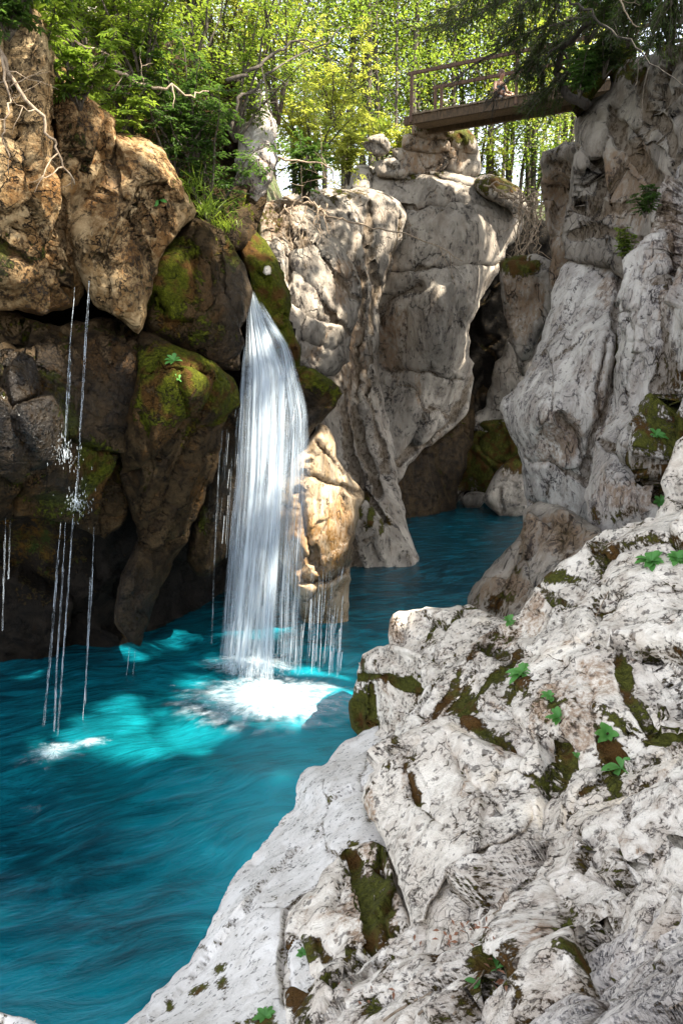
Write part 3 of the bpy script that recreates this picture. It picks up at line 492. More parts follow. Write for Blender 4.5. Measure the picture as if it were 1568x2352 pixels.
boulder(rock('pale_block', [(897, 1488), (893, 1460), (897, 1425), (915, 1405), (950, 1400), (1000, 1396), (1050, 1394), (1075, 1388), (1110, 1404), (1160, 1425), (1190, 1450), (1130, 1520), (1040, 1590), (980, 1580), (930, 1540)],
    [(915, 1420, 7.5), (1070, 1400, 7.1), (920, 1500, 7.0), (1040, 1500, 6.4), (1150, 1450, 6.3)], R_white, 3.5, 26, .4, 1.1, (1, .12), (1.5, .1), (.04, .04), (3, .04), .015, seed=32,
    creases=[([(1005, 1405), (1000, 1440), (980, 1470)], 4, .08), ([(920, 1545), (960, 1500), (1000, 1470)], 5, .06)], stain=[(905, 1450, 16, 40, .8)], moss=[(915, 1550, 30, 10, .8), (985, 1460, 10, 8, .6)]), 'pale angular boulder on the bank beside the dark turquoise river bend')
FG = st(rock('foreground_slope', [(1900, 1120), (1568, 1168), (1500, 1190), (1440, 1204), (1392, 1218), (1345, 1246), (1320, 1270), (1270, 1305), (1240, 1335), (1218, 1368), (1190, 1412), (1140, 1440), (1080, 1486), (1020, 1540), (975, 1590), (930, 1660), (890, 1730), (850, 1790), (830, 1835), (860, 1890), (900, 1980), (940, 2120), (900, 2300), (980, 2500), (1900, 2600)],
    [(1500, 1200, 5.4), (1800, 1180, 4.6), (1345, 1260, 5.6), (1200, 1410, 5.7), (1000, 1580, 5.1), (850, 1820, 4.35), (1500, 1300, 4.7), (1300, 1450, 4.7), (1500, 1560, 3.8), (1150, 1650, 4.3), (1300, 1700, 3.7), (1500, 1850, 2.9), (1050, 1850, 3.7), (1000, 2100, 3.0), (1500, 2300, 1.9), (1100, 2400, 2.1)],
    R_white, 3.6, 34, .3, 1.5, (1., .22), (1.3, .2), (.08, .035), (2.2, .05), .012, (1, 1, 1.3), .45, seed=33,
    creases=[([(1145, 1440), (1060, 1530), (990, 1640), (920, 1750)], 6, .1), ([(1232, 1345), (1300, 1400), (1400, 1410), (1500, 1380)], 7, .12), ([(1180, 1500), (1120, 1570), (1060, 1640), (1050, 1700), (1120, 1740)], 9, .16), ([(1230, 1440), (1260, 1530), (1350, 1560), (1370, 1660), (1420, 1760)], 9, .18),
             ([(1200, 1560), (1240, 1640), (1300, 1720), (1290, 1800)], 8, .13), ([(1100, 1480), (1180, 1490), (1250, 1530)], 8, .12), ([(1345, 1250), (1400, 1290), (1500, 1320), (1568, 1370)], 6, .09), ([(1420, 1500), (1440, 1600), (1500, 1680), (1568, 1690)], 8, .14), ([(1150, 1700), (1200, 1780), (1260, 1790)], 7, .1), ([(1200, 1400), (1100, 1520), (1010, 1650), (900, 1800)], 4, .07), ([(1300, 1320), (1420, 1360), (1568, 1440)], 4, .06), ([(1260, 1360), (1320, 1470), (1400, 1500)], 4, .06), ([(1480, 1420), (1500, 1520), (1568, 1600)], 4, .07), ([(1330, 1820), (1420, 1770), (1568, 1720)], 5, .08)],
    bumps=[(1480, 1640, 60, 70, .14), (1380, 1530, 40, 50, .1), (1210, 1470, 50, 30, .08), (1130, 1620, 40, 50, .08)],
    moss=[(1275, 1322, 38, 14, 1.03, -.3), (1390, 1290, 35, 14, 0.77), (1350, 1285, 20, 12, 0.52), (1060, 1610, 34, 46, 0.95), (1100, 1680, 60, 22, 0.86, .6), (1140, 1550, 28, 20, 0.77), (1210, 1520, 35, 14, 0.69), (1180, 1600, 26, 40, 0.60), (1240, 1600, 26, 30, 0.69), (1300, 1640, 30, 20, 0.60), (1430, 1660, 60, 16, 0.77, .5), (1380, 1720, 40, 20, 0.69), (1430, 1550, 10, 20, 0.86), (1290, 1740, 26, 26, 0.69), (960, 1790, 10, 70, 0.69, -.4), (1500, 1690, 60, 14, 0.69), (1405, 1790, 16, 26, 0.95)],
    stain=[(1000, 1640, 70, 24, 1, -.8), (1140, 1460, 60, 20, .9, -.6), (1300, 1640, 80, 80, .6), (1350, 1560, 60, 60, .6), (1220, 1390, 14, 60, .9, .5)]))
st(rock('faceted_foreground_rock', [(828, 1836), (850, 1780), (890, 1735), (960, 1690), (1030, 1660), (1110, 1700), (1200, 1740), (1240, 1800), (1230, 1870), (1190, 1920), (1110, 1950), (1050, 1990), (1010, 2040), (970, 2110), (946, 2120), (936, 2080), (915, 2020), (900, 1960), (858, 1890)],
    [(840, 1840, 4.15), (1000, 1700, 4.25), (1200, 1800, 3.55), (940, 1950, 3.5), (1050, 1900, 3.4), (960, 2100, 2.95)], R_white, 3.3, 30, .18, .8, (1.2, .1), (1.2, .07), (.03, .025), (2.5, .03), .01, seed=34,
    creases=[([(925, 1760), (960, 1850), (1020, 1900)], 7, .07), ([(1030, 1700), (1070, 1790), (1150, 1860)], 6, .05)], moss=[(950, 1800, 12, 60, 0.69, -.4), (975, 1860, 10, 40, 0.60, -.6), (900, 1770, 20, 14, 0.52)], stain=[(850, 1850, 20, 60, 1.)]))
boulder(rock('brown_faced_boulder', [(648, 2150), (662, 2096), (720, 2040), (742, 2000), (792, 1952), (850, 1930), (886, 1948), (896, 1990), (912, 2050), (942, 2112), (930, 2170), (880, 2215), (830, 2262), (780, 2310), (740, 2370), (660, 2400), (640, 2300), (652, 2220)],
    [(670, 2120, 3.9), (820, 1960, 4.2), (900, 2050, 3.6), (800, 2100, 3.55), (700, 2300, 3.05), (880, 2200, 3.1)], R_white, 3.3, 30, .22, .8, (1.2, .12), (2.2, .12), (.05, .05), (3.5, .04), .02, seed=35,
    creases=[([(800, 1950), (835, 2060), (850, 2160), (790, 2240)], 8, .12), ([(660, 2180), (720, 2150), (745, 2200)], 7, .12)], moss=[(868, 2060, 36, 120, 0.95), (690, 2190, 40, 30, 0.95), (690, 2290, 34, 70, 0.95), (815, 1960, 30, 12, 0.77), (640, 2260, 10, 60, 0.77)], stain=[(850, 2080, 60, 110, 1.3)]), 'broken boulder with a mossy brown face, low in the foreground above the white slab')
st(rock('lower_ridged_rock', [(600, 2560), (640, 2352), (745, 2330), (790, 2270), (860, 2195), (930, 2140), (1000, 2080), (1055, 2015), (1130, 1985), (1210, 1935), (1290, 1920), (1345, 1880), (1400, 1862), (1450, 1826), (1568, 1790), (1900, 1700), (1900, 2700), (600, 2700)],
    [(700, 2352, 2.85), (900, 2200, 2.9), (1060, 2030, 3.1), (1250, 1940, 2.95), (1450, 1850, 2.7), (1568, 1800, 2.6), (1000, 2300, 2.3), (1200, 2150, 2.35), (1450, 2050, 2.2), (1300, 2350, 1.75), (1568, 2300, 1.5), (900, 2450, 2.1)],
    R_near, 3.3, 40, .22, .8, (1.6, .14), (2.2, .13), (.05, .035), (3, .05), .012, (.75, 1.1, 1.4), .5, seed=36,
    creases=[([(860, 2210), (960, 2180), (1080, 2120), (1180, 2080), (1230, 1990)], 8, .1), ([(1110, 2060), (1130, 2160), (1180, 2240), (1200, 2320)], 9, .12), ([(1250, 2020), (1300, 2090), (1400, 2100)], 8, .08), ([(1330, 1950), (1420, 2000), (1568, 1980)], 7, .06), ([(900, 2260), (1000, 2250), (1080, 2200)], 8, .08), ([(1290, 2100), (1340, 2200), (1420, 2160)], 9, .1), ([(700, 2340), (820, 2300), (900, 2290)], 7, .06), ([(1250, 2160), (1230, 2260), (1120, 2320)], 8, .08)],
    bumps=[(930, 2240, 60, 34, .06), (1420, 2060, 60, 50, .08), (1180, 2010, 60, 30, .05), (1000, 2330, 60, 40, .06), (1460, 1900, 60, 30, .05)],
    moss=[(1120, 2200, 40, 60, 0.86), (1130, 2260, 60, 26, 0.95, -.2), (1290, 2170, 34, 40, 0.95), (1380, 2230, 60, 20, 0.95, -.5), (1080, 2125, 60, 9, 1.03, -.3), (1120, 2060, 40, 14, 0.60), (860, 2320, 34, 34, 0.69), (1540, 1960, 36, 16, 0.86, .3), (1220, 2320, 10, 40, 0.69), (890, 2220, 10, 30, 0.60), (1190, 2230, 20, 60, 0.60)],
    stain=[(1240, 2200, 60, 90, .7), (1080, 2110, 60, 20, .7), (1450, 1930, 50, 40, .5)]))
st(rock('near_striated_rock', [(980, 2600), (1010, 2385), (1100, 2350), (1200, 2290), (1270, 2240), (1340, 2195), (1400, 2165), (1440, 2135), (1475, 2085), (1500, 2050), (1540, 2010), (1580, 1985), (1900, 1900), (1900, 2750), (980, 2750)],
    [(1060, 2360, 1.95), (1340, 2210, 1.95), (1480, 2090, 2.0), (1568, 2000, 2.05), (1300, 2350, 1.6), (1500, 2250, 1.6), (1700, 2300, 1.3), (1200, 2500, 1.5)], make_rock('striated_limestone', (.66, .59, .52), (.46, .40, .35), (.09, .085, .085), 2.6, .75, (.26, .17, .10), .2, .7, .3, streak=(.3, .8, 2.2), rot=(0, .55, 0)),
    3.3, 36, .15, .6, (1.6, .08), (2.5, .05), (.03, .04), (5, .04), .01, (.35, .8, 2.), .6, seed=37,
    creases=[([(1120, 2360), (1250, 2320), (1400, 2290), (1568, 2260)], 7, .04), ([(1480, 2100), (1500, 2200), (1568, 2240)], 8, .08), ([(1340, 2210), (1440, 2190), (1480, 2110)], 8, .05)]))
boulder(rock('corner_rock', [(-120, 2325), (-20, 2326), (30, 2332), (70, 2342), (95, 2356), (150, 2420), (100, 2520), (-150, 2520)], [(0, 2350, 3.7), (80, 2400, 3.4), (-100, 2400, 3.5)], R_slab, 4, 26, .2, .5, (1, .05), (2, .03), (.02, .03), (3, .02), .01, seed=38), 'smooth pale rock poking into the bottom left corner beside the water', 'rock')
boulder(rock('fallen_stone', [(832, 330), (850, 312), (880, 306), (896, 330), (892, 352), (870, 360), (846, 352)], [(865, 335, 20.2)], R_gorge, 3, 14, .5, .5, (1, .1), (1.2, .15), seed=39, jit=3), 'rounded grey stone on the ledge left of the bridge footing', 'stone')
# bridge footing: stacked natural blocks
AB = empty('stone_footing', at(985, 400, 20.4)); tag(AB, 'stacked stone footing with mossy joints carrying the left end of the footbridge', 'footing')
for k, (ol, Y) in enumerate([([(900, 345), (960, 335), (1015, 345), (1030, 375), (1000, 402), (920, 400)], 20.5), ([(925, 312), (985, 300), (1030, 318), (1030, 348), (960, 352), (922, 340)], 20.35), ([(950, 282), (1005, 276), (1036, 292), (1034, 318), (980, 322), (945, 308)], 20.2),
        ([(1015, 330), (1060, 318), (1100, 345), (1102, 400), (1060, 420), (1020, 400)], 20.7), ([(1028, 296), (1062, 290), (1090, 312), (1098, 350), (1050, 352), (1028, 330)], 20.6), ([(860, 372), (905, 362), (935, 385), (925, 410), (870, 408)], 20.3)]):
    o = rock('block', ol, [(sum(p[0] for p in ol)/6, ol[0][1], Y)], R_gorge, 3.5, 16, .35, .7, (1, .12), (1.3, .2), (.06, .05), seed=40+k, jit=5, stain=[(1000, 340, 90, 90, .7)], moss=[(1060, 310, 40, 26, 1.), (985, 300, 80, 14, .5)])
    ow = o.location.copy(); o.parent = AB; o.location = ow-AB.location
boulder(rock('mossy_shoulder', [(1090, 420), (1110, 400), (1150, 408), (1190, 430), (1215, 470), (1200, 500), (1150, 470), (1100, 450)], [(1150, 440, 19.8)], R_gorge, 3.5, 20, .4, .8, (1, .15), (1.4, .2), seed=47, moss=[(1140, 425, 60, 24, 1.)]), 'mossy rock shoulder on top of the central wall, right of the bridge footing', 'rock')
# ================================================= TERRAIN, RIVER BED, WATER
def sheet(name, fn, x0, x1, y0, y1, n, m_, label=None):
    gx, gy = np.linspace(x0, x1, n), np.linspace(y0, y1, n); X, Y = np.meshgrid(gx, gy); Z = fn(X, Y)
    i = np.arange(n*n).reshape(n, n); Q = np.stack([i[:-1, :-1], i[:-1, 1:], i[1:, 1:], i[1:, :-1]], -1).reshape(-1, 4)
    return st(mesh_from(name, np.stack([X, Y, Z], -1).reshape(-1, 3), Q, m_, origin=False), label)
def nz(X, Y, s, o=3): return fbm(np.c_[X.ravel()*s, Y.ravel()*s, np.full(X.size, 3.3)], o).reshape(X.shape)
m_soil, nd, lk, bs = mat('forest_floor'); n = N(nd, lk); g = nd.new('ShaderNodeNewGeometry').outputs['Position']
c_ = n.mix(n.step(n.noise(g, 1.2, 5, .7), .4, .6), (.055, .04, .022), (.05, .075, .015)); c_ = n.mix(n.step(n.noise(g, 7, 4), .5, .65), c_, (.13, .10, .06)); lk.new(c_, bs.inputs['Base Color']); bs.inputs['Roughness'].default_value = .95
lk.new(n.new('ShaderNodeBump', {'Height': n.noise(g, 9, 5), 'Strength': .8, 'Distance': .2}).outputs[0], bs.inputs['Normal'])
def back_h(X, Y):
    z = 9.6+.10*(Y-20)+nz(X, Y, .12)*1.6+nz(X, Y, .6)*.35+np.clip(-(X+1)*.25, 0, 8)+np.clip((X-8)*.5, 0, 12)
    gorge = np.exp(-((X-7.-1.8*np.clip(Y-27, 0, 60))/4.2)**12)*np.clip((60-Y)/10, 0, 1); return z*(1-gorge)-1.5*gorge
sheet('forest_floor', back_h, -70, 90, 22.6, 150, 220, m_soil)
def left_h(X, Y): return 8.2+.25*(Y-12)+np.clip(-(X+1.5)*.35, 0, 12)+nz(X, Y, .3)*1.1-np.clip((X+2.4)*2.2, 0, 6)
sheet('left_bank_floor', left_h, -40, -.4, 12.6, 22.5, 90, m_soil)
def right_h(X, Y): return 12.2+np.clip((X-9)*.25, 0, 20)+nz(X, Y, .3)*.9
sheet('right_bank_floor', right_h, 8.6, 60, -14, 21.2, 120, m_soil)
sheet('river_bed', lambda X, Y: -2.6+nz(X, Y, .4)*.5, -30, 40, -10, 60, 60, m_soil)
# water
m_water, nd, lk, bs = mat('turquoise_water'); n = N(nd, lk); P = nd.new('ShaderNodeNewGeometry').outputs['Position']
warp = n.new('ShaderNodeTexNoise', {'Vector': P, 'Scale': .35, 'Detail': 2.}).outputs[1]
Pw = n.new('ShaderNodeVectorMath', {0: P, 1: n.new('ShaderNodeVectorMath', {0: warp, 1: (1.5, 1.5, 0)}, operation='MULTIPLY').outputs[0]}, operation='ADD').outputs[0]
def a_(k):
    t = nd.new('ShaderNodeAttribute'); t.attribute_name = k; return t.outputs['Fac']
flow = n.mapping(n.mapping(Pw, (1, 1, 1), (0, 0, -.35)), (.8, 2.4, 1)); flow2 = n.mapping(n.mapping(Pw, (1, 1, 1), (0, 0, -.5)), (.8, 3.4, 1))
f1 = n.noise(flow, 2.0, 8, .68, .6); f2 = n.noise(flow2, 4.2, 5, .6); f0 = n.noise(P, .7, 3)
shal, deep, green = a_('shallow'), a_('deep'), a_('green')
col = n.mix(n.step(f1, .35, .68), (.001, .05, .074), (.0025, .14, .18))
col = n.mix(n.math('MULTIPLY', shal, n.step(f1, .25, .6, .5, 1)), col, (.005, .24, .30))
col = n.mix(n.math('MULTIPLY', green, .35), col, (.003, .10, .095))
col = n.mix(n.math('MULTIPLY', deep, n.step(f1, .3, .75, .95, .45)), col, (.0008, .018, .028))
sk = n.math('MULTIPLY', n.step(f2, .56, .70), n.step(f1, .42, .6)); col = n.mix(n.math('MULTIPLY', sk, .45), col, (.02, .17, .28))  # sky reflections painted as blue streaks in the water colour
lk.new(col, bs.inputs['Base Color']); bs.inputs['IOR'].default_value = 1.33; bs.inputs['Roughness'].default_value = .10; bs.inputs['Specular IOR Level'].default_value = .7
h = n.math('ADD', n.math('MULTIPLY', f1, .22), n.math('MULTIPLY', f2, .07)); h = n.math('ADD', h, n.math('MULTIPLY', n.noise(n.mapping(Pw, (1, 3, 1)), 12, 3), .012))
lk.new(n.new('ShaderNodeBump', {'Height': h, 'Strength': .35, 'Distance': .5}).outputs[0], bs.inputs['Normal'])
SPL = onwater(605, 1600); SPL2 = onwater(110, 1735); SPL3 = onwater(575, 1528)
def g2(X, Y, c, r): return np.exp(-(((X-c[0])/r)**2+((Y-c[1])/r)**2))
nn_ = 420; gx, gy = np.linspace(-11, 12, nn_), np.linspace(1.5, 30, nn_); X, Y = np.meshgrid(gx, gy)
r = np.hypot(X-SPL[0], Y-SPL[1]); Z = .05*np.exp(-r/2.2)*np.cos(r*6.5)+.035*nz(X+Y*.3, Y*2, .8, 3)+.012*nz(X+Y, Y*3, 2.2, 2)
edge = np.array([onwater(*p)[:2] for p in [(290, 2352), (500, 2080), (680, 1850), (810, 1690), (900, 1560)]]); dS, _, _ = seg_dist(X, Y, edge, False)
shal = np.exp(-(dS/1.2)**2); q = onwater(250, 2050); q2 = onwater(330, 1680); q3 = onwater(1000, 1360)
deep = np.clip(g2(X, Y, onwater(120, 1960), 1.0)*.9+g2(X, Y, onwater(330, 2150), .75)*.8+np.clip((Y-11.)/3, 0, 1)*.75+np.clip((-X-2.6)/1.2, 0, 1)*.6, 0, 1)  # deep water, plus the dark wall's reflection put into the lower-left colour
green = g2(X, Y, q2, 1.5)+.5*g2(X, Y, onwater(1000, 1230), 2.)  # first term: emerald of the sunlit patch put into the water colour
i = np.arange(nn_*nn_).reshape(nn_, nn_); Q = np.stack([i[:-1, :-1], i[:-1, 1:], i[1:, 1:], i[1:, :-1]], -1).reshape(-1, 4)
st(mesh_from('river', np.stack([X, Y, Z], -1).reshape(-1, 3), Q, m_water, origin=False, attrs={'shallow': shal.ravel(), 'deep': deep.ravel(), 'green': green.ravel()}), None)
# foam, soft low mounds of aerated water
def foam_mat(name, thr, streak):
    m, nd, lk, bs = mat(name); n = N(nd, lk); P = nd.new('ShaderNodeNewGeometry').outputs['Position']
    t = nd.new('ShaderNodeAttribute'); t.attribute_name = 'rad'; u = nd.new('ShaderNodeAttribute'); u.attribute_name = 'ang'
    v = n.new('ShaderNodeCombineXYZ', {0: n.math('MULTIPLY', u.outputs['Fac'], streak), 1: n.math('MULTIPLY', t.outputs['Fac'], 1.6), 2: 0.}).outputs[0]
    nz_ = n.noise(v, 2.4, 5, .6); n2 = n.noise(P, 7, 5, .65)
    a = n.math('ADD', n.math('SUBTRACT', thr, t.outputs['Fac']), n.math('ADD', n.math('MULTIPLY', n.math('SUBTRACT', nz_, .5), 1.3), n.math('MULTIPLY', n.math('SUBTRACT', n2, .5), 1.1)))
    al = n.math('MULTIPLY', n.step(a, -.1, 1.15), n.step(t.outputs['Fac'], .75, 1., 1, 0))
    bs.inputs['Base Color'].default_value = (.42, .50, .55, 1); bs.inputs['Roughness'].default_value = .6; lk.new(al, bs.inputs['Alpha'])
    return m
FM = foam_mat('foam', .92, 1.3); FM2 = foam_mat('broken_foam', .62, 1.2)
def foam(px, py, rx, ry, m_, label, hgt=.10, rot=0., z0=.05, name='foam_patch'):
    c = onwater(px, py, z0); nr, na = 26, 72; R, A = np.meshgrid(np.linspace(0, 1, nr), np.linspace(0, 2*np.pi, na, endpoint=False)); 
    ex, ey = rx*R*np.cos(A), ry*R*np.sin(A); Xf = c[0]+ex*math.cos(rot)-ey*math.sin(rot); Yf = c[1]+ex*math.sin(rot)+ey*math.cos(rot)
    zz = z0+hgt*(1-R**1.5)*(1+.6*fbm(np.c_[Xf.ravel()*3, Yf.ravel()*3, np.full(Xf.size, 1.)], 3).reshape(Xf.shape))+.012
    i = np.arange(na*nr).reshape(na, nr); j = np.roll(i, -1, 0); Q = np.stack([i[:, :-1], i[:, 1:], j[:, 1:], j[:, :-1]], -1).reshape(-1, 4)
    o = mesh_from(name, np.stack([Xf, Yf, zz], -1).reshape(-1, 3), Q, m_, attrs={'rad': R.ravel(), 'ang': (np.abs(A-np.pi)*2).ravel()}); tag(o, label, 'foam', None, 'stuff'); return o
foam(618, 1618, 1.5, .95, FM, 'wide white foam spreading where the waterfall lands', .12, -.12)
foam(572, 1530, .85, .42, FM, 'small bright foam patch just behind the main splash', .08, -.1)
foam(125, 1735, .55, .38, FM2, 'broken white foam under the left trickles', .06, .3)
foam(200, 1712, .36, .2, FM2, 'thin foam scrap right of the left trickle foam', .04, .3)
foam(400, 1578, .12, .05, FM2, 'tiny foam fleck on the dark pool', .02)
foam(80, 1860, .5, .35, foam_mat('thin_foam', .12, 1.4), 'scattered thin foam drifting near the left edge', .01)
# ================================================= FALLING WATER
def fall_mat(name, dens, col=(.55, .62, .68), sc_=1.):
    m, nd, lk, bs = mat(name); n = N(nd, lk)
    u = nd.new('ShaderNodeAttribute'); u.attribute_name = 'u'; v = nd.new('ShaderNodeAttribute'); v.attribute_name = 'v'; e = nd.new('ShaderNodeAttribute'); e.attribute_name = 'edge'
    vec = n.new('ShaderNodeCombineXYZ', {0: n.math('MULTIPLY', u.outputs['Fac'], 13*sc_), 1: n.math('MULTIPLY', v.outputs['Fac'], 1.1), 2: 0.}).outputs[0]
    vec2 = n.new('ShaderNodeCombineXYZ', {0: n.math('MULTIPLY', u.outputs['Fac'], 70*sc_), 1: n.math('MULTIPLY', v.outputs['Fac'], 3.5), 2: 3.}).outputs[0]
    a = n.math('ADD', n.math('MULTIPLY', n.noise(vec, 1, 4, .55), .72), n.math('MULTIPLY', n.noise(vec2, 1, 3, .6), .28))
    lo = n.math('ADD', .62-dens*.42, n.math('MULTIPLY', v.outputs['Fac'], .018))
    al = n.math('MULTIPLY', n.step(n.math('SUBTRACT', a, lo), -.22, .26), e.outputs['Fac'])
    bs.inputs['Base Color'].default_value = (*col, 1); bs.inputs['Roughness'].default_value = .35; lk.new(n.math('MULTIPLY', al, .9), bs.inputs['Alpha'])
    tr = n.new('ShaderNodeBsdfTranslucent', {'Color': (*col, 1)}); tp = nd.new('ShaderNodeBsdfTransparent')
    m1 = n.new('ShaderNodeMixShader', {0: al, 1: tp.outputs[0], 2: tr.outputs[0]}); bs.inputs['Alpha'].default_value = 1
    m2 = n.new('ShaderNodeMixShader', {0: .38, 1: bs.outputs[0], 2: m1.outputs[0]}); lk.new(m2.outputs[0], nd['Material Output'].inputs[0]); return m
def fall_sheet(name, left, right, m_, parent, bow=.15, nu=40, nv=70, bulge=0):
    """left/right: edge paths (x, y, distance) from top to water"""
    def path(p):
        p = np.array(p, float); t = np.linspace(0, 1, nv); s = np.linspace(0, 1, len(p)); xx = [np.interp(t, s, p[:, k]) for k in range(3)]
        for k in range(3):
            z = xx[k]; 
            for _ in range(3): z = np.r_[z[0], (z[:-2]+2*z[1:-1]+z[2:])/4, z[-1]]
            xx[k] = z
        return at(*xx)
    Lp, Rp = path(left), path(right); u = np.linspace(0, 1, nu); V = Lp[:, None]*(1-u)[None, :, None]+Rp[:, None]*u[None, :, None]
    th = np.sin(np.pi*u)
    V[..., 1] -= bow*th[None]*np.linspace(.6, 1.2, nv)[:, None]; back = V[:, ::-1].copy(); back[..., 1] += 2*bow*th[None]*np.linspace(.6, 1.2, nv)[:, None]
    W = np.concatenate([V, back[:, 1:-1]], 1); nw = W.shape[1]
    rn = np.random.default_rng(len(name)+nu).normal(size=nw)*.012; W[..., 1] += rn[None]
    uu = np.concatenate([u, 1.37+u[::-1][1:-1]]); vv = np.linspace(0, 1, nv); ee = np.concatenate([u, u[::-1][1:-1]]); ed = np.clip(np.minimum(ee, 1-ee)*4, 0, 1)
    i = np.arange(nv*nw).reshape(nv, nw); j = np.roll(i, -1, 1); Q = np.stack([i[:-1], i[1:], j[1:], j[:-1]], -1).reshape(-1, 4)
    ones = np.ones((nv, nw)); wd = np.linalg.norm(Rp-Lp, axis=1)[:, None]
    vfade = np.clip((vv)*14, 0, 1)*np.clip((1-vv)*14+.25, 0, 1)
    return mesh_from(name, W.reshape(-1, 3), Q, m_, parent, attrs={'u': (uu[None]*ones).ravel(), 'v': (vv[:, None]*ones).ravel()*6, 'edge': (ed[None]*vfade[:, None]).ravel()})
Wf = empty('waterfall', SPL); tag(Wf, 'white waterfall pouring from the mossy lip into the turquoise pool', 'waterfall')
def keep(o, par): o.parent = par; o.location = -par.location; return o
MF_core = fall_mat('falling_water', .50); MF_veil = fall_mat('falling_veil', .28, (.5, .58, .66), 1.6); MF_thin = fall_mat('thin_veil', -.26, (.46, .54, .64), 2.2)
keep(fall_sheet('main_stream', [(572, 664, 10.1), (566, 740, 9.9), (560, 860, 9.6), (552, 1100, 9.4), (535, 1330, 9.2), (512, 1500, 9.1), (508, 1545, 9.2)], [(584, 668, 10.2), (616, 740, 10.1), (668, 860, 9.9), (662, 1100, 9.6), (640, 1330, 9.4), (632, 1500, 9.2), (628, 1555, 9.1)], MF_core, Wf), Wf)
keep(fall_sheet('right_veil', [(588, 700, 10.1), (640, 800, 9.9), (655, 960, 9.7), (640, 1160, 9.6), (632, 1350, 9.4), (628, 1560, 9.2)], [(600, 690, 10.2), (668, 800, 10.1), (708, 940, 10.0), (715, 1100, 9.8), (700, 1330, 9.6), (690, 1560, 9.4)], MF_veil, Wf, .1), Wf)
keep(fall_sheet('left_strand', [(560, 790, 9.9), (550, 900, 9.7), (542, 1080, 9.6), (520, 1300, 9.4), (500, 1540, 9.2)], [(566, 790, 9.9), (562, 900, 9.7), (560, 1080, 9.6), (548, 1300, 9.4), (540, 1540, 9.2)], MF_veil, Wf, .06, 16), Wf)
keep(fall_sheet('bright_jet', [(640, 840, 9.8), (636, 1000, 9.6), (624, 1200, 9.4), (606, 1400, 9.2), (598, 1570, 9.0)], [(656, 840, 9.8), (654, 1000, 9.6), (646, 1200, 9.4), (634, 1400, 9.2), (630, 1580, 9.0)], MF_core, Wf, .05, 14), Wf)
keep(fall_sheet('outer_spray', [(660, 1150, 9.9), (650, 1300, 9.8), (640, 1450, 9.7), (640, 1590, 9.3)], [(790, 1330, 10.4), (792, 1400, 10.3), (790, 1480, 10.2), (788, 1570, 10.0)], MF_thin, Wf, .15, 50), Wf)
keep(fall_sheet('inner_spray', [(470, 1100, 9.9), (465, 1250, 9.8), (455, 1400, 9.6), (450, 1520, 9.5)], [(560, 1000, 9.9), (556, 1200, 9.8), (540, 1400, 9.5), (520, 1540, 9.3)], fall_mat('faint_drips', -.3, (.4, .5, .6), 2.4), Wf, .1, 40), Wf)
# droplets and fine threads round the fall
mb = MB()
for k in range(260):
    x = rng.uniform(505, 790); t0 = rng.uniform(900, 1500) if x < 700 else rng.uniform(1300, 1500); t1 = min(1570, t0+rng.uniform(20, 160)); Yd = rng.uniform(9.2, 10)
    mb.tube(at(np.array([x, x-3-(t1-t0)*.03]), np.array([t0, t1]), np.array([Yd, Yd-.03])), rng.uniform(.0015, .0045), 4)
m_drop, nd, lk, bs = mat('water_thread'); bs.inputs['Base Color'].default_value = (.8, .88, .95, 1); bs.inputs['Roughness'].default_value = .15
bs.inputs['Alpha'].default_value = .2
o = mb.build('spray_threads', m_drop, None, origin=False); o['kind'] = 'stuff'; keep(o, Wf)
# trickles
def trickle(paths, label, r=.012):
    p = np.array(paths[0][-1], float); root = empty('trickle', at(*p)); tag(root, label, 'trickle', 'thin trickles falling off the left wall')
    for pts in paths:
        pts = np.array(pts, float); t = np.linspace(0, 1, 30); s = np.linspace(0, 1, len(pts)); q = at(*[np.interp(t, s, pts[:, k]) for k in range(3)])
        m_ = MB()
        for z in range(3):
            off = rng.normal(size=3)*.007; off[2] = 0; a0 = rng.integers(0, 8) if z else 0
            m_.tube(q[a0:]+off+rng.normal(size=(len(q)-a0, 1))*.0015, (r*rng.uniform(.15, .38))*(.7+.5*rng.random(len(q)-a0)), 5)
        keep(m_.build('strand', M_tr, None, origin=False), root)
M_tr = fall_mat('trickle_water', .9); 
M_tr, nd, lk, bs = mat('trickle_water_thread'); n = N(nd, lk); bs.inputs['Base Color'].default_value = (.5, .56, .62, 1); bs.inputs['Roughness'].default_value = .3
lk.new(n.step(n.noise(n.mapping(nd.new('ShaderNodeNewGeometry').outputs['Position'], (20, 20, 1.6)), 1.4, 4, .7), .42, .7, .03, .5), bs.inputs['Alpha'])
trickle([[(207, 645, 8.0), (198, 760, 7.75), (190, 900, 7.6), (180, 1080, 7.5), (174, 1150, 7.45)]], 'straight bright trickle falling from the cracked rock to the moss', .016)
trickle([[(170, 660, 8.0), (160, 790, 7.7), (152, 900, 7.5), (148, 1050, 7.4)], [(162, 800, 7.7), (158, 900, 7.5), (150, 1000, 7.4)]], 'blurred double trickle left of the straight one, splashing on green moss', .014)
trickle([[(140, 1200, 7.5), (130, 1320, 7.4), (116, 1500, 7.35), (100, 1670, 7.4)], [(150, 1200, 7.5), (142, 1350, 7.4), (130, 1520, 7.35), (124, 1680, 7.4)]], 'leftmost bright pair of trickles dropping from the moss to the foam', .015)
trickle([[(170, 1190, 7.6), (160, 1330, 7.5), (148, 1500, 7.4), (134, 1690, 7.35)]], 'single trickle between the foam pair and the faint pair', .013)
trickle([[(216, 1210, 8.2), (212, 1350, 8.1), (202, 1500, 8.05), (190, 1660, 8.0)], [(210, 1300, 8.2), (204, 1420, 8.1), (196, 1620, 8.0)]], 'faint pair of trickles dropping beside the dark cave', .009)
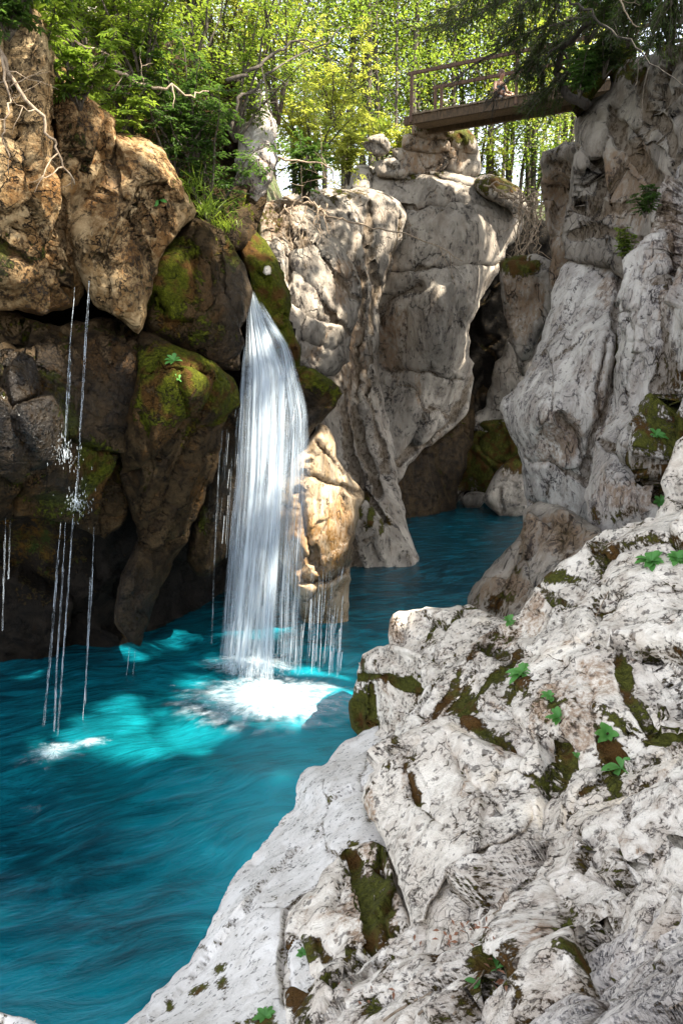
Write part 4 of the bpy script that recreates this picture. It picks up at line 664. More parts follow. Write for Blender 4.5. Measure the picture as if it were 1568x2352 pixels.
trickle([[(12, 1190, 7.4), (10, 1300, 7.35), (6, 1450, 7.3)], [(24, 1195, 7.4), (20, 1330, 7.35)]], 'thin drips at the left picture edge below the overhang', .006)
trickle([[(298, 1488, 9.2), (294, 1530, 9.2), (288, 1570, 9.2)], [(312, 1490, 9.2), (306, 1540, 9.2), (304, 1580, 9.2)]], 'short drip falling from the tip of the hanging rock tusk', .008)
def splash(px, py, Y, n_, r_, label):
    c = at(px, py, Y); mb = MB()
    for k in range(n_):
        d = rng.normal(size=3)*[1, .5, 1]; d /= np.linalg.norm(d); a_s = c+d*r_*abs(rng.normal())*.55*[1, 1, 1.3]; mb.tube(np.array([a_s, a_s+[0, 0, -rng.uniform(.01, .04)]]), rng.uniform(.001, .0025), 4)
    tag(mb.build('splash', m_drop, None), label, 'splash', None, 'stuff')
splash(150, 1040, 7.25, 160, .2, 'fine splash where the double trickle hits the moss'); splash(175, 1150, 7.2, 160, .18, 'fine splash where the straight trickle hits the mossy bulge'); splash(600, 1570, 8.6, 900, .5, 'spray thrown up at the foot of the waterfall')
trickle([[(506, 1010, 9.6), (500, 1120, 9.5), (492, 1300, 9.4), (486, 1480, 9.3)]], 'fine drip left of the waterfall below the mossy overhang', .006)
# ================================================= FOOTBRIDGE
dz = 11.02; A0 = np.array([1.78, 19.5, dz]); A1 = np.array([7.6, 16.82, dz+.05]); dr = A1-A0; LB = np.linalg.norm(dr[:2]); ux = dr/np.linalg.norm(dr); uy = np.array([-ux[1], ux[0], 0.]); uy /= np.linalg.norm(uy)
BR = empty('footbridge', (A0+A1)/2); tag(BR, 'narrow brown timber footbridge with rails crossing high over the gorge', 'bridge')
def bp(mb_, name, m_): return keep(mb_.build(name, m_, None, smooth=False, origin=False), BR)
WB = .95
for s in (.03, WB-.03):
    b = MB(); b.box(A0+ux*LB/2+uy*s+[0, 0, -.10], LB+.3, .09, .20, ux, uy); bp(b, 'beam', B_wood)
for k in range(int(LB/.9)):
    pass
b = MB()
for k in range(int(LB/.20)):
    b.box(A0+ux*(.1+k*.20)+uy*WB/2+[0, 0, .022+rng.uniform(-.004, .004)], .185, WB+.12+rng.uniform(-.03, .03), .045, ux, uy)
bp(b, 'deck', B_plank)
b = MB()
for k in range(5): b.box(A0+ux*LB/2+uy*(.16+k*.155)+[0, 0, -.045], LB, .15, .06, ux, uy)
bp(b, 'underside_boards', B_plank)
def rail(side, posts, h, r1):
    for p in posts:
        b = MB(); b.box(A0+ux*p+uy*side+[0, 0, h/2-.08], .07, .07, h+.16, ux, uy); bp(b, 'post', B_rust)
    b = MB(); b.box(A0+ux*(r1[0]+r1[1])/2+uy*side+[0, 0, h-.02], r1[1]-r1[0], .06, .075, ux, uy); bp(b, 'handrail', B_rust)
rail(-.02, [.05, 2.75, 5.4], 1.02, (-.05, LB)); rail(WB+.02, [.38, .55, 3.2, 5.6], .98, (.3, LB))
# ---- person sitting on the deck
def skin(name, verts, edges, radii, m_, parent, sub=2, root=0):
    me = bpy.data.meshes.new(name); me.from_pydata(verts, edges, []); o = bpy.data.objects.new(name, me); C.objects.link(o)
    o.modifiers.new('skin', 'SKIN'); me.materials.append(m_)
    o.modifiers['skin'].use_smooth_shade = True
    for v, r_ in zip(me.skin_vertices[0].data, radii): v.radius = (r_, r_) if np.isscalar(r_) else r_
    me.skin_vertices[0].data[root].use_root = True
    s = o.modifiers.new('sub', 'SUBSURF'); s.levels = sub; s.render_levels = sub; o.parent = parent; return o
def plain(name, c, rough=.6):
    m, nd, lk, bs = mat(name); n = N(nd, lk); g = nd.new('ShaderNodeNewGeometry').outputs['Position']
    lk.new(n.mix(n.noise(g, 60, 3), tuple(.8*x for x in c), tuple(min(1, 1.15*x) for x in c)), bs.inputs['Base Color']); bs.inputs['Roughness'].default_value = rough; return m
M_skin = plain('skin', (.27, .14, .085), .6); M_top = plain('teal_fabric', (.012, .06, .10), .8); M_hair = plain('brown_hair', (.09, .04, .02), .5); M_short = plain('dark_shorts', (.03, .03, .04), .9)
pp = A0+ux*2.22+uy*.30+[0, 0, .05]
PE = empty('person', pp, math.radians(28)); tag(PE, 'person in a dark teal tank top sitting cross legged on the footbridge, looking down', 'person')
# local frame: -Y is forward
bv = [(0, 0, .12), (0, -.02, .24), (0, -.05, .36), (0, -.08, .48), (0, -.10, .55), (0, -.12, .61), (0, -.155, .68), (0, -.17, .76)]
br = [(.15, .11), (.125, .09), (.135, .095), (.15, .09), (.06, .055), (.05, .05), (.078, .088), (.07, .085)]
be = [(k, k+1) for k in range(7)]
for s in (-1, 1):
    i0 = len(bv)
    bv += [(s*.17, -.08, .49), (s*.23, -.14, .30), (s*.17, -.34, .20), (s*.13, -.40, .17)]; br += [.055, .042, .033, .026]; be += [(3, i0), (i0, i0+1), (i0+1, i0+2), (i0+2, i0+3)]
    for fk in range(4): bv.append((s*(.10+.018*fk), -.46-.008*(fk % 2), .14+.005*fk)); br.append(.009); be.append((i0+3, len(bv)-1))
    bv.append((s*.09, -.41, .18)); br.append(.010); be.append((i0+3, len(bv)-1))
    i1 = len(bv)
    bv += [(s*.12, -.05, .11), (s*.34, -.30, .20), (s*.05, -.42, .07), (-s*.08, -.46, .05), (-s*.17, -.50, .04)]; br += [.10, .068, .048, .036, .028]; be += [(0, i1), (i1, i1+1), (i1+1, i1+2), (i1+2, i1+3), (i1+3, i1+4)]
skin('body', bv, be, br, M_skin, PE, 2)
def blob(name, spheres, m_, parent):
    b = MB()
    for (c, rx, ry, rz) in spheres:
        th, ph = np.meshgrid(np.linspace(0, np.pi, 12), np.linspace(0, 2*np.pi, 18, endpoint=False), indexing='ij'); v = np.stack([np.sin(th)*np.cos(ph), np.sin(th)*np.sin(ph), np.cos(th)], -1).reshape(-1, 3)
        v = v*(1+.06*perlin(v*4+c[2]*9))[:, None]*[rx, ry, rz]+c; i = np.arange(12*18).reshape(12, 18); j = np.roll(i, -1, 1); b.add(v, np.stack([i[:-1], i[1:], j[1:], j[:-1]], -1).reshape(-1, 4))
    o = b.build(name, m_, parent); return o
skin('tank_top', [(0, -.005, .14), (0, -.02, .24), (0, -.05, .36), (0, -.075, .45), (-.075, -.08, .50), (.075, -.08, .50)], [(0, 1), (1, 2), (2, 3), (3, 4), (3, 5)], [(.18, .15), (.16, .13), (.172, .135), (.17, .12), (.035, .06), (.035, .06)], M_top, PE)
blob('shorts', [((0, -.02, .11), .18, .15, .10), ((-.13, -.10, .13), .10, .12, .09), ((.13, -.10, .13), .10, .12, .09)], M_short, PE)
blob('hair', [((0, -.135, .755), .088, .10, .10), ((0, -.09, .84), .055, .055, .05), ((-.05, -.10, .70), .045, .06, .07), ((.05, -.10, .70), .045, .06, .07)], M_hair, PE)
blob('nose', [((0, -.255, .70), .012, .016, .018)], M_skin, PE); blob('mouth', [((0, -.245, .665), .022, .008, .006)], plain('lips', (.35, .10, .08)), PE)
for s in (-1, 1):
    blob('eye', [((s*.03, -.243, .73), .012, .008, .007)], plain('eye', (.04, .03, .02), .2), PE); blob('ear', [((s*.083, -.16, .72), .01, .02, .03)], M_skin, PE)
PE.scale = (.86,)*3
# ================================================= VEGETATION
def put(obs, root):
    for o in obs: keep(o, root)
def leaf_cloud(tips, n, spread, L, W, mb, flat=.5, droop=.2):
    tips = np.asarray(tips); P = np.repeat(tips, n, 0)+rng.normal(size=(len(tips)*n, 3))*spread*np.array([1, 1, flat])
    D = rng.normal(size=P.shape)*[1, 1, .5]+[0, 0, -.15]; mb.leaves(P, D, L*rng.uniform(.6, 1.2, len(P)), W*rng.uniform(.6, 1.2, len(P)), droop)
def tree_data(h, r, nb, leafn, L, lm, spread=.35, start=.3, crown=.26, lean=.0, bark=None, flat=.6):
    tb, lb = MB(), MB(); T = wig((0, 0, -.6), (rng.normal()*.04*h+lean, rng.normal()*.04*h, h), 12, .10)
    tb.tube(T, np.linspace(r, r*.15, 12), 8); tips = []
    for k in range(nb):
        f = start+(1-start)*(k+rng.random())/nb; i = f*11; a = int(min(10, i)); p = T[a]*(1-(i-a))+T[a+1]*(i-a); th = rng.uniform(0, 2*np.pi); ln = h*crown*(1.15-f*.75)*rng.uniform(.6, 1.2)
        e = p+[math.cos(th)*ln, math.sin(th)*ln, ln*rng.uniform(.05, .6)]; B = wig(p, e, 6, .07*ln, -.08*ln); tb.tube(B, np.linspace(r*.28*(1.1-f), .008, 6), 5)
        for q in range(4):
            j = rng.integers(2, 6); e2 = B[j]+rng.normal(size=3)*ln*.28*[1, 1, .5]; B2 = wig(B[j], e2, 4, .03*ln); tb.tube(B2, np.linspace(.012, .004, 4), 3); tips += [B2[1], B2[2], B2[3], (B2[2]+B2[3])/2]
    leaf_cloud(tips, leafn, spread, L, W=L*.6, mb=lb, flat=flat); return tb, lb
def tree(name, data, loc, bark, lm, label, cat, group=None, scale=1., rz=None):
    tb, lb = data; root = empty(name, loc, rng.uniform(0, 6.28) if rz is None else rz); tag(root, label, cat, group); root.scale = (scale,)*3
    a = tb.build('trunk', bark, None, origin=False); b = lb.build('crown', lm, None, smooth=False, origin=False); a.parent = root; b.parent = root; return root
def copy_tree(root, loc, rz, label, scale=1.):
    r_ = root.copy(); C.objects.link(r_); r_.location = loc; r_.rotation_euler = (0, 0, rz); r_.scale = (scale,)*3; r_['label'] = label
    for ch in root.children: c = ch.copy(); C.objects.link(c); c.parent = r_
    return r_
BG = 'trees of the forest behind the gorge'
protos = []
for k, (h, r_, nb, ln, L) in enumerate([(12, .12, 32, 7, .15), (14, .16, 34, 7, .15), (10, .08, 26, 7, .14), (15, .13, 28, 6, .16)]):
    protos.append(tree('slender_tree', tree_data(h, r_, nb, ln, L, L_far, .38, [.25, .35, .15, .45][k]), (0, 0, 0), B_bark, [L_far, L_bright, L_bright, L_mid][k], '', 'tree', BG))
used = [False]*4
def hgt(x, y): return float(back_h(np.array([[x]]), np.array([[y]]))[0, 0])
spots = []
cols = ['between the pale boulder and the bridge', 'left of the bridge', 'behind the bridge', 'under the bridge deck', 'beyond the central wall', 'above the shrubs on the left']
named = [(790, 26.0, 1), (905, 22.9, 2), (838, 30, 0), (1235, 27, 1), (1210, 31, 3), (1165, 30, 0), (1125, 33, 3), (1270, 33, 3), (1300, 26, 0), (700, 25, 2), (745, 28, 3), (870, 28, 0), (960, 27, 3), (1005, 31, 1), (1060, 30, 0)]
for (px, Y, pk) in named: spots.append((px, Y, pk))
EX = [(880, 24, 2), (930, 26, 1), (990, 25, 2), (1040, 27, 3), (1090, 25, 2), (1140, 26, 1), (1185, 25, 2), (1290, 27, 1), (1240, 24, 2), (850, 25, 3), (1020, 32, 2), (1160, 34, 0), (640, 24, 2), (680, 27, 0)]
for e_ in EX: spots.append(e_)
for k in range(38):
    Y = rng.uniform(30, 62); px = rng.uniform(420, 1420) if k < 32 else rng.uniform(-200, 450); spots.append((px, Y, int(rng.integers(0, 4))))
kinds = ['low branched tree', 'straight forest tree', 'young sapling', 'high crowned tree']
dists = [(24.5, 'at the wall top'), (29, 'near the wall top'), (36, 'in mid forest'), (46, 'deep in the forest'), (99, 'far back')]
def side_of(px):
    for lim, s in ((450, 'above the left cliff'), (690, 'above the pale boulder'), (800, 'left of the slender trunk'), (940, 'just left of the bridge'), (1110, 'left of the bridge middle'), (1240, 'right of the bridge middle'), (1320, 'in the gap under the bridge'), (9999, 'behind the right cliff')):
        if px < lim: return s
for i, (px, Y, pk) in enumerate(spots):
    p = at(px, 400, Y); z = hgt(p[0], p[1])
    while z < 7 and Y < 60: Y += 1.; p = at(px, 400, Y); z = hgt(p[0], p[1])
    lab = f'{kinds[pk]} {[d for d in dists if Y < d[0]][0][1]}, {side_of(px)}'
    sc_ = float(rng.uniform(.85, 1.15))
    if not used[pk]: r_ = protos[pk]; r_.location = (p[0], p[1], z-.1); r_['label'] = lab; r_.scale = (sc_,)*3; used[pk] = True
    else: copy_tree(protos[pk], (p[0], p[1], z-.1), rng.uniform(0, 6.28), lab, sc_)
# far woodland read as one mass
mb = MB()
for k in range(70):
    px = rng.uniform(-300, 1800); Y = rng.uniform(66, 110); p = at(px, 500, Y); z = hgt(p[0], min(p[1], 148)); c = np.array([p[0], p[1], z+rng.uniform(0, 4)]); q = c+rng.normal(size=(110, 3))*[2., 2., 2.4]
    mb.leaves(q, rng.normal(size=q.shape), .55, .4)
tag(mb.build('distant_woodland', L_far, None, smooth=False, origin=False), 'distant woodland closing the view beyond the forest trees', 'woodland', None, 'stuff')
# low undergrowth on the plateau edge and banks
def shrub(px, py, Y, h, n, lm, label, L=.075, spread_=.55, lean=(0, 0), group='leafy shrubs on the left bank', name='leafy_shrub', bark=None, leafn=5, base=None):
    base = at(px, py, Y) if base is None else np.array(base, float); tb, lb = MB(), MB()
    for k in range(n):
        th = rng.uniform(0, 2*np.pi); rr = h*spread_*rng.uniform(.2, 1); e = np.array([math.cos(th)*rr+lean[0]*h, math.sin(th)*rr*.7+lean[1]*h, h*rng.uniform(.45, 1.05)])
        B = wig((0, 0, 0), e, 8, .035*h, -.06*h); tb.tube(B, np.linspace(.018*h**.5, .004, 8), 5)
        for j in range(2, 8):
            for q in range(3):
                d = rng.normal(size=3)*[1, 1, .25]; d /= np.linalg.norm(d); d2 = d+[0, 0, -.12]; ln = h*rng.uniform(.10, .26); tw = np.array([B[j]+d2*ln*t for t in np.linspace(0, 1, 4)])+[0, 0, 0]
                tb.tube(tw, .0035, 3)
                for t in np.linspace(.15, 1, leafn):
                    p = B[j]+d2*ln*t; sdv = np.cross(d, [0, 0, 1]); sdv /= np.linalg.norm(sdv)+1e-6
                    PP = np.array([p, p]); DD = np.array([sdv+d*.6+[0, 0, -.1], -sdv+d*.6+[0, 0, -.1]])+rng.normal(size=(2, 3))*.15
                    lb.leaves(PP, DD, L*rng.uniform(.7, 1.25, 2), L*.42, .18, roll=.25)
                lb.leaves((B[j]+d2*ln)[None], d2[None], np.array([L*1.1]), L*.45, .18, roll=.25)
    root = empty(name, base); tag(root, label, 'shrub', group)
    a = tb.build('stems', bark or B_bark, None, origin=False); b = lb.build('foliage', lm, None, smooth=False, origin=False); a.parent = root; b.parent = root; return root
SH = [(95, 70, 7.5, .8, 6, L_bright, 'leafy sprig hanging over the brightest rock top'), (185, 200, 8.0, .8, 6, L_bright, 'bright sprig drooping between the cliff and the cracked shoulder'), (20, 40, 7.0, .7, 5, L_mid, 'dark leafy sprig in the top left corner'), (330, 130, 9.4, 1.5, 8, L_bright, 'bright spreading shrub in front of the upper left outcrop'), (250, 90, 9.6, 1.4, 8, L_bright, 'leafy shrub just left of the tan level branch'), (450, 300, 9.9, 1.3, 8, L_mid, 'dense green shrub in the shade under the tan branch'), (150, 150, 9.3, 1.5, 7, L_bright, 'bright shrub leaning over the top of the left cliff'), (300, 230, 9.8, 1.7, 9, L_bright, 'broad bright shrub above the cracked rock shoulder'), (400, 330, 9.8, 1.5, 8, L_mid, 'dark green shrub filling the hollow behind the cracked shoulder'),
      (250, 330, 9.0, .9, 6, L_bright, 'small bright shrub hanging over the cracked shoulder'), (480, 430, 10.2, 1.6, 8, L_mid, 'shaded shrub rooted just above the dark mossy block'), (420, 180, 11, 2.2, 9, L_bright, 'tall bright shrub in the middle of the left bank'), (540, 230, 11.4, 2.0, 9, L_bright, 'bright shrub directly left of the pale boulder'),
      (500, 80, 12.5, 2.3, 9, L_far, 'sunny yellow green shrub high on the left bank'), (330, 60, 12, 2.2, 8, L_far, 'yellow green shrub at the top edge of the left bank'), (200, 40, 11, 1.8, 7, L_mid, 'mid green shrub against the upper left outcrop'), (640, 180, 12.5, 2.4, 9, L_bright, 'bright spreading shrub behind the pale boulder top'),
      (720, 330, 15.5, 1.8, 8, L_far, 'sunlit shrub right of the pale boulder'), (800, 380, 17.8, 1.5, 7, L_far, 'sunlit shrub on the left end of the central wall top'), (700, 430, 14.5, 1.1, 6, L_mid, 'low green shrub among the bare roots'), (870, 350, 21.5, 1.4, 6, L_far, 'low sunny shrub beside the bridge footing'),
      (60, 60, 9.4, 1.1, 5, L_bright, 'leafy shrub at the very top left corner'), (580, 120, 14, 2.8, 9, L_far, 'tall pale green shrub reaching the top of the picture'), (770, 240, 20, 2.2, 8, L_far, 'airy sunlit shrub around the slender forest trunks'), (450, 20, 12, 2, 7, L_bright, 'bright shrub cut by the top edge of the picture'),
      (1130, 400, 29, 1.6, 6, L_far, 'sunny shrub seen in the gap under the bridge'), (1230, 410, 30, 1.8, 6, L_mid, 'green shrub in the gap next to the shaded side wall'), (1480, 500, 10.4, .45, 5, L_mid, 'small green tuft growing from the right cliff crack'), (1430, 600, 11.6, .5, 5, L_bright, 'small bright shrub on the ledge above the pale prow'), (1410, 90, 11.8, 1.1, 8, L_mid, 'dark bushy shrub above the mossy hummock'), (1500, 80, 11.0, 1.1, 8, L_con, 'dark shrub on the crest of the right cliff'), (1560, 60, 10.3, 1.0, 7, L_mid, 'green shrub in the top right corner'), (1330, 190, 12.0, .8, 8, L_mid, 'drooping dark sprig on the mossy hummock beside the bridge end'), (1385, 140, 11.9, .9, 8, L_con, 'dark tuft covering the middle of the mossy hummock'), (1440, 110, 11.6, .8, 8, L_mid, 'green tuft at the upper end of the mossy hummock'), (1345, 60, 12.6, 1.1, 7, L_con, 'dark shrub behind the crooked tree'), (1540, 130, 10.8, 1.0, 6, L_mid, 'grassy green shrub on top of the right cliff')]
for (px, py, Y, h, n_, lm, lab) in SH:
    if px > 1400: shrub(px, py, Y-.1, h, n_, lm, lab, .05, .5, (-.1, -.2), 'small shrubs on the right cliff')
    else:
        d = 1.0; shrub(px, py+int(h*.35/Y*F), Y, h, n_, lm, lab, .085 if Y < 13 else .12, .65, (.05, -.25))
# bare stems, roots and dead branches
def branchy(name, pts, r, label, cat, mt, twigs=5, tl=.4, group=None, amp=.05, down=-.3):
    P_ = np.vstack([wig(at(*pts[k]), at(*pts[k+1]), 8, amp)[(1 if k else 0):] for k in range(len(pts)-1)]); b = MB(); b.tube(P_, np.linspace(r, r*.3, len(P_)), 7)
    for k in range(twigs):
        j = rng.integers(2, len(P_)-1); d = rng.normal(size=3)*[1, .6, .8]+[0, 0, down]; d /= np.linalg.norm(d); W_ = wig(P_[j], P_[j]+d*tl*rng.uniform(.4, 1.2), 6, .03); b.tube(W_, np.linspace(r*.35, r*.1, 6), 5)
        if rng.random() < .6: b.tube(wig(W_[3], W_[3]+(d+rng.normal(size=3)*.6)*tl*.4, 4, .02), np.linspace(r*.18, r*.07, 4), 4)
    return tag(b.build(name, mt), label, cat, group)
branchy('bare_branch', [(-10, 80, 7.1), (60, 230, 7.0), (130, 330, 7.2), (172, 424, 7.4)], .022, 'long bare branch hanging diagonally across the sunlit left cliff', 'branch', B_twig, 6, .5)
branchy('bare_branch', [(40, 20, 8), (150, 90, 8.4), (280, 150, 9.)], .02, 'bare twig stretching along the top of the left cliff', 'branch', B_twig, 5)
branchy('hanging_root', [(5, 130, 7), (22, 260, 6.9), (20, 400, 7)], .014, 'thin pale root hanging at the left picture edge', 'root', B_twig, 4, .4, 'roots hanging on the left cliff')
branchy('hanging_root', [(72, 220, 7.3), (66, 330, 7.3), (80, 400, 7.4)], .010, 'short root hanging beside the long bare branch', 'root', B_twig, 4, .3, 'roots hanging on the left cliff')
branchy('bare_branch', [(230, 160, 9), (330, 195, 9.), (420, 215, 9.2), (480, 210, 9.4)], .025, 'tan bare branch running level through the bright shrubs', 'branch', B_twig, 5, .35)
branchy('bare_branch', [(520, 185, 9.8), (600, 150, 9.9), (660, 105, 10.2), (740, 90, 10.6)], .028, 'curving branch rising right above the pale boulder', 'branch', B_bark, 6, .6)
branchy('bare_branch', [(530, 300, 10), (545, 225, 10.1), (610, 170, 10.4), (700, 120, 11), (790, 60, 11.6)], .026, 'dark slender branch passing in front of the pale boulder', 'branch', B_bark, 6, .6)
branchy('dead_branch', [(650, 455, 13), (720, 470, 13), (800, 510, 13.2), (930, 535, 13.6), (1062, 600, 14)], .028, 'long dead branch reaching across in front of the central wall', 'branch', B_twig, 8, .7, None, .05)
branchy('dead_branch', [(640, 360, 12.6), (740, 375, 13), (790, 430, 13.4)], .02, 'pale dead branch beside the pale boulder', 'branch', B_twig, 8, .6)
branchy('dead_branch', [(640, 500, 12.8), (700, 452, 12.8), (760, 490, 13)], .022, 'arching dead branch over the roots on the leaning wall', 'branch', B_twig, 6, .6)
for k in range(7): branchy('hanging_root', [(655+k*16, 455+rng.integers(0, 20), 12.7), (662+k*15+rng.integers(-8, 8), 510, 12.6), (672+k*14, 545+rng.integers(0, 60), 12.5)], .014, 'tan root dangling over the leaning wall right of the waterfall', 'root', B_twig, 3, .3, 'roots dangling over the leaning wall')
for k in range(12): branchy('tangled_root', [(1188+k*6, 440+rng.integers(-5, 20), 18.6), (1195+rng.integers(-20, 50), 520, 18.4), (1175+rng.integers(0, 70), 590+rng.integers(-10, 40), 18.3)], .026, 'pale root in the tangle on the shoulder right of the central wall', 'root', B_twig, 4, .6, 'roots tangled right of the central wall', .12)
for k in range(5): branchy('tangled_root', [(1110+k*12, 425+k*5, 19), (1180, 440+k*8, 18.6), (1262, 455+k*14, 18.2)], .024, 'pale root lying level over the shoulder under the bridge', 'root', B_twig, 4, .5, 'roots lying over the shoulder under the bridge', .12)
# leaning mossy tree at the top right with sweeping conifer boughs
branchy('leaning_tree', [(1350, 245, 12.6), (1300, 215, 13), (1275, 165, 13), (1290, 110, 12.6), (1360, 50, 12), (1440, -60, 11.4)], .085, 'crooked mossy tree trunk bowing out from the right cliff top', 'tree', B_dark, 5, .7, None, .03)
branchy('bare_branch', [(1300, -10, 9.6), (1390, 60, 9.4), (1480, 130, 9), (1580, 205, 8.6)], .015, 'thin dark bare branch slanting down across the top right corner', 'branch', B_dark, 3, .5)
branchy('bare_branch', [(1400, -20, 10), (1450, 50, 10), (1475, 80, 10)], .012, 'pale bare twig near the top right corner', 'branch', B_twig, 2, .3)
def bough(pts, label, needles=1., L=1.0, droop=.5):
    root = empty('conifer_bough', at(*pts[0])); tag(root, label, 'bough', 'conifer boughs hanging over the bridge')
    P_ = np.vstack([wig(at(*pts[k]), at(*pts[k+1]), 8, .05)[(1 if k else 0):] for k in range(len(pts)-1)]); tb, lb = MB(), MB(); tb.tube(P_, np.linspace(.03, .008, len(P_)), 6)
    ax = P_[-1]-P_[0]; ax /= np.linalg.norm(ax)
    for j in range(1, len(P_)):
        for q in range(5):
            base = P_[j-1]+(P_[j]-P_[j-1])*rng.random(); s = rng.choice([-1, 1]); sd = np.cross(ax, [0, 0, 1]); d = sd*s*rng.uniform(.3, 1)+ax*.6+[0, 0, -droop*rng.uniform(.3, 1.3)]; d /= np.linalg.norm(d); ln = L*rng.uniform(.35, 1)*(1.1-.6*j/len(P_))
            tw = np.array([base+d*ln*t+[0, 0, -.12*ln*t*t] for t in np.linspace(0, 1, 5)]); tb.tube(tw, .005, 3)
            m_ = int(60*ln*needles)
            for (n0, spread) in ((m_, 1),):
                t = rng.random(n0); PP = base+d*ln*t[:, None]+np.array([0, 0, -.12*ln])*t[:, None]**2; DD = d+rng.normal(size=(n0, 3))*.75; sx_, sy_, _ = screen(PP); kp_ = ~((sx_ < 1185) & (sx_ > 900) & (sy_ > 118) & (sy_ < 300)); PP, DD = PP[kp_], DD[kp_]; lb.leaves(PP, DD, rng.uniform(.05, .13, len(PP)), .018, .05)
    put([tb.build('twigs', B_bark, None, origin=False), lb.build('needles', L_con, None, smooth=False, origin=False)], root)
BO = [([(1400, 20, 12), (1250, 60, 12.6), (1120, 130, 13.4), (1040, 190, 14)], 'longest bough reaching left in front of the bridge rail'), ([(1380, -60, 12), (1220, -20, 12.8), (1080, 40, 13.6), (980, 60, 14.2)], 'bough spreading left along the top of the picture'),
      ([(1330, 80, 12.6), (1240, 120, 13), (1160, 190, 13.4), (1130, 230, 13.6)], 'bough drooping onto the bridge deck beside the person'), ([(1320, 150, 12.8), (1260, 200, 13), (1220, 235, 13.4)], 'dense bough covering the right end of the bridge'),
      ([(1500, -80, 10.6), (1480, -30, 10.6), (1420, 30, 11)], 'bough above the right cliff crest'), ([(1300, -80, 12), (1200, 10, 12.4), (1170, 80, 13)], 'steep bough above the middle of the bridge'),
      ([(1200, -90, 12), (1090, -10, 12.4), (1010, 20, 13)], 'bough in the upper middle near the top edge'), ([(1560, -60, 9.6), (1540, 10, 9.8), (1500, 90, 10.2)], 'dark bough at the right picture edge'), ([(1280, 10, 12.4), (1230, 110, 12.9), (1240, 200, 13.3)], 'bough falling steeply in front of the bridge end')]
for p_, lab in BO: bough(p_, lab, .8, .75)
# moss curtains on the leaning tree foot
boulder(rock('moss_hummock', [(1322, 150), (1350, 110), (1385, 90), (1440, 84), (1470, 104), (1430, 150), (1385, 190), (1350, 240), (1326, 270), (1306, 236), (1312, 190)], [(1380, 150, 12.9)], R_wet, 4, 30, .6, 1., (1, .3), (1.3, .3), seed=60, moss=[(1370, 150, 110, 110, 1.5)]), 'hanging mossy hummock at the foot of the crooked tree', 'moss')
# ---- grass tufts and herbs
def grass(px, py, Y, n_, h, label, lm=L_bright):
    b = at(px, py, Y); mb = MB()
    for k in range(n_):
        p = rng.normal(size=3)*[.12, .10, .02]; d = rng.normal(size=3)*[.6, .6, .2]+[0, -.2, 1]; d /= np.linalg.norm(d); e = d*h*rng.uniform(.6, 1.2)
        mb.leaves(p[None], d[None], np.array([h*rng.uniform(.6, 1.2)]), .012, .5)
    o = mb.build('grass_tuft', lm, None, smooth=False, origin=False); o.location = b; return tag(o, label, 'grass', 'grass tufts on the rocks')
for a in [(485, 495, 9.5, 90, .35, 'grass tuft hanging just above the dark mossy block'), (520, 530, 9.8, 70, .3, 'grass tuft beside the waterfall top'), (430, 440, 9.4, 60, .3, 'grass tuft at the edge of the cracked shoulder'), (880, 300, 20.8, 60, .5, 'dry grass by the left end of the bridge'), (990, 290, 20, 60, .4, 'grass tuft on top of the stone footing'), (1065, 300, 20.2, 80, .5, 'bushy moss grass right of the stone footing'), (1500, 120, 11.4, 80, .4, 'grass fringe on the right cliff crest')]: grass(*a)
bpy.context.view_layer.update(); dg = bpy.context.evaluated_depsgraph_get()
def hit(px, py):
    a, c, d = ray(px, py); v = Vector((float(a), float(c), float(d))).normalized(); r_ = sc.ray_cast(dg, Vector((0, 0, CZ)), v); return np.array(r_[1]), np.array(r_[2])
def herb(px, py, size, n_, label, upright=.3, wide=.36):
    if py > 1200: size *= 1.35; n_ = int(n_*1.5)
    p, nv = hit(px, py); nv = nv*.5+[0, -.25, .7]; nv /= np.linalg.norm(nv); V, Q_ = [], []; root = empty('rosette_plant', p); tag(root, label, 'plant', 'small leafy herbs in the rock joints')
    for k in range(n_):
        th = k*2.4+rng.normal()*.3; t1 = np.cross(nv, [1, 0, 0]); t1 /= np.linalg.norm(t1); t2 = np.cross(nv, t1); d = t1*math.cos(th)+t2*math.sin(th)+nv*rng.uniform(upright*.4, upright*2); d /= np.linalg.norm(d)
        L_ = size*rng.uniform(.6, 1.15); sd = np.cross(d, nv); sd /= np.linalg.norm(sd)+1e-9; up = np.cross(sd, d); m_ = MB(); tt = np.linspace(0, 1, 8); wdt = L_*wide*np.sin(np.pi*np.clip(tt, 0, 1)**1.5)**.8*.5+.001
        cen = np.array([d*L_*t+np.array([0, 0, -1])*L_*.30*t*t for t in tt]); v = np.stack([cen-sd*wdt[:, None]+up*wdt[:, None]*.35, cen, cen+sd*wdt[:, None]+up*wdt[:, None]*.35], 1).reshape(-1, 3)
        i = np.arange(7)[:, None]*3; q = np.vstack([i+[0, 3, 4, 1], i+[1, 4, 5, 2]]); m_.add(v, q); o = m_.build('leaf', L_small, root)
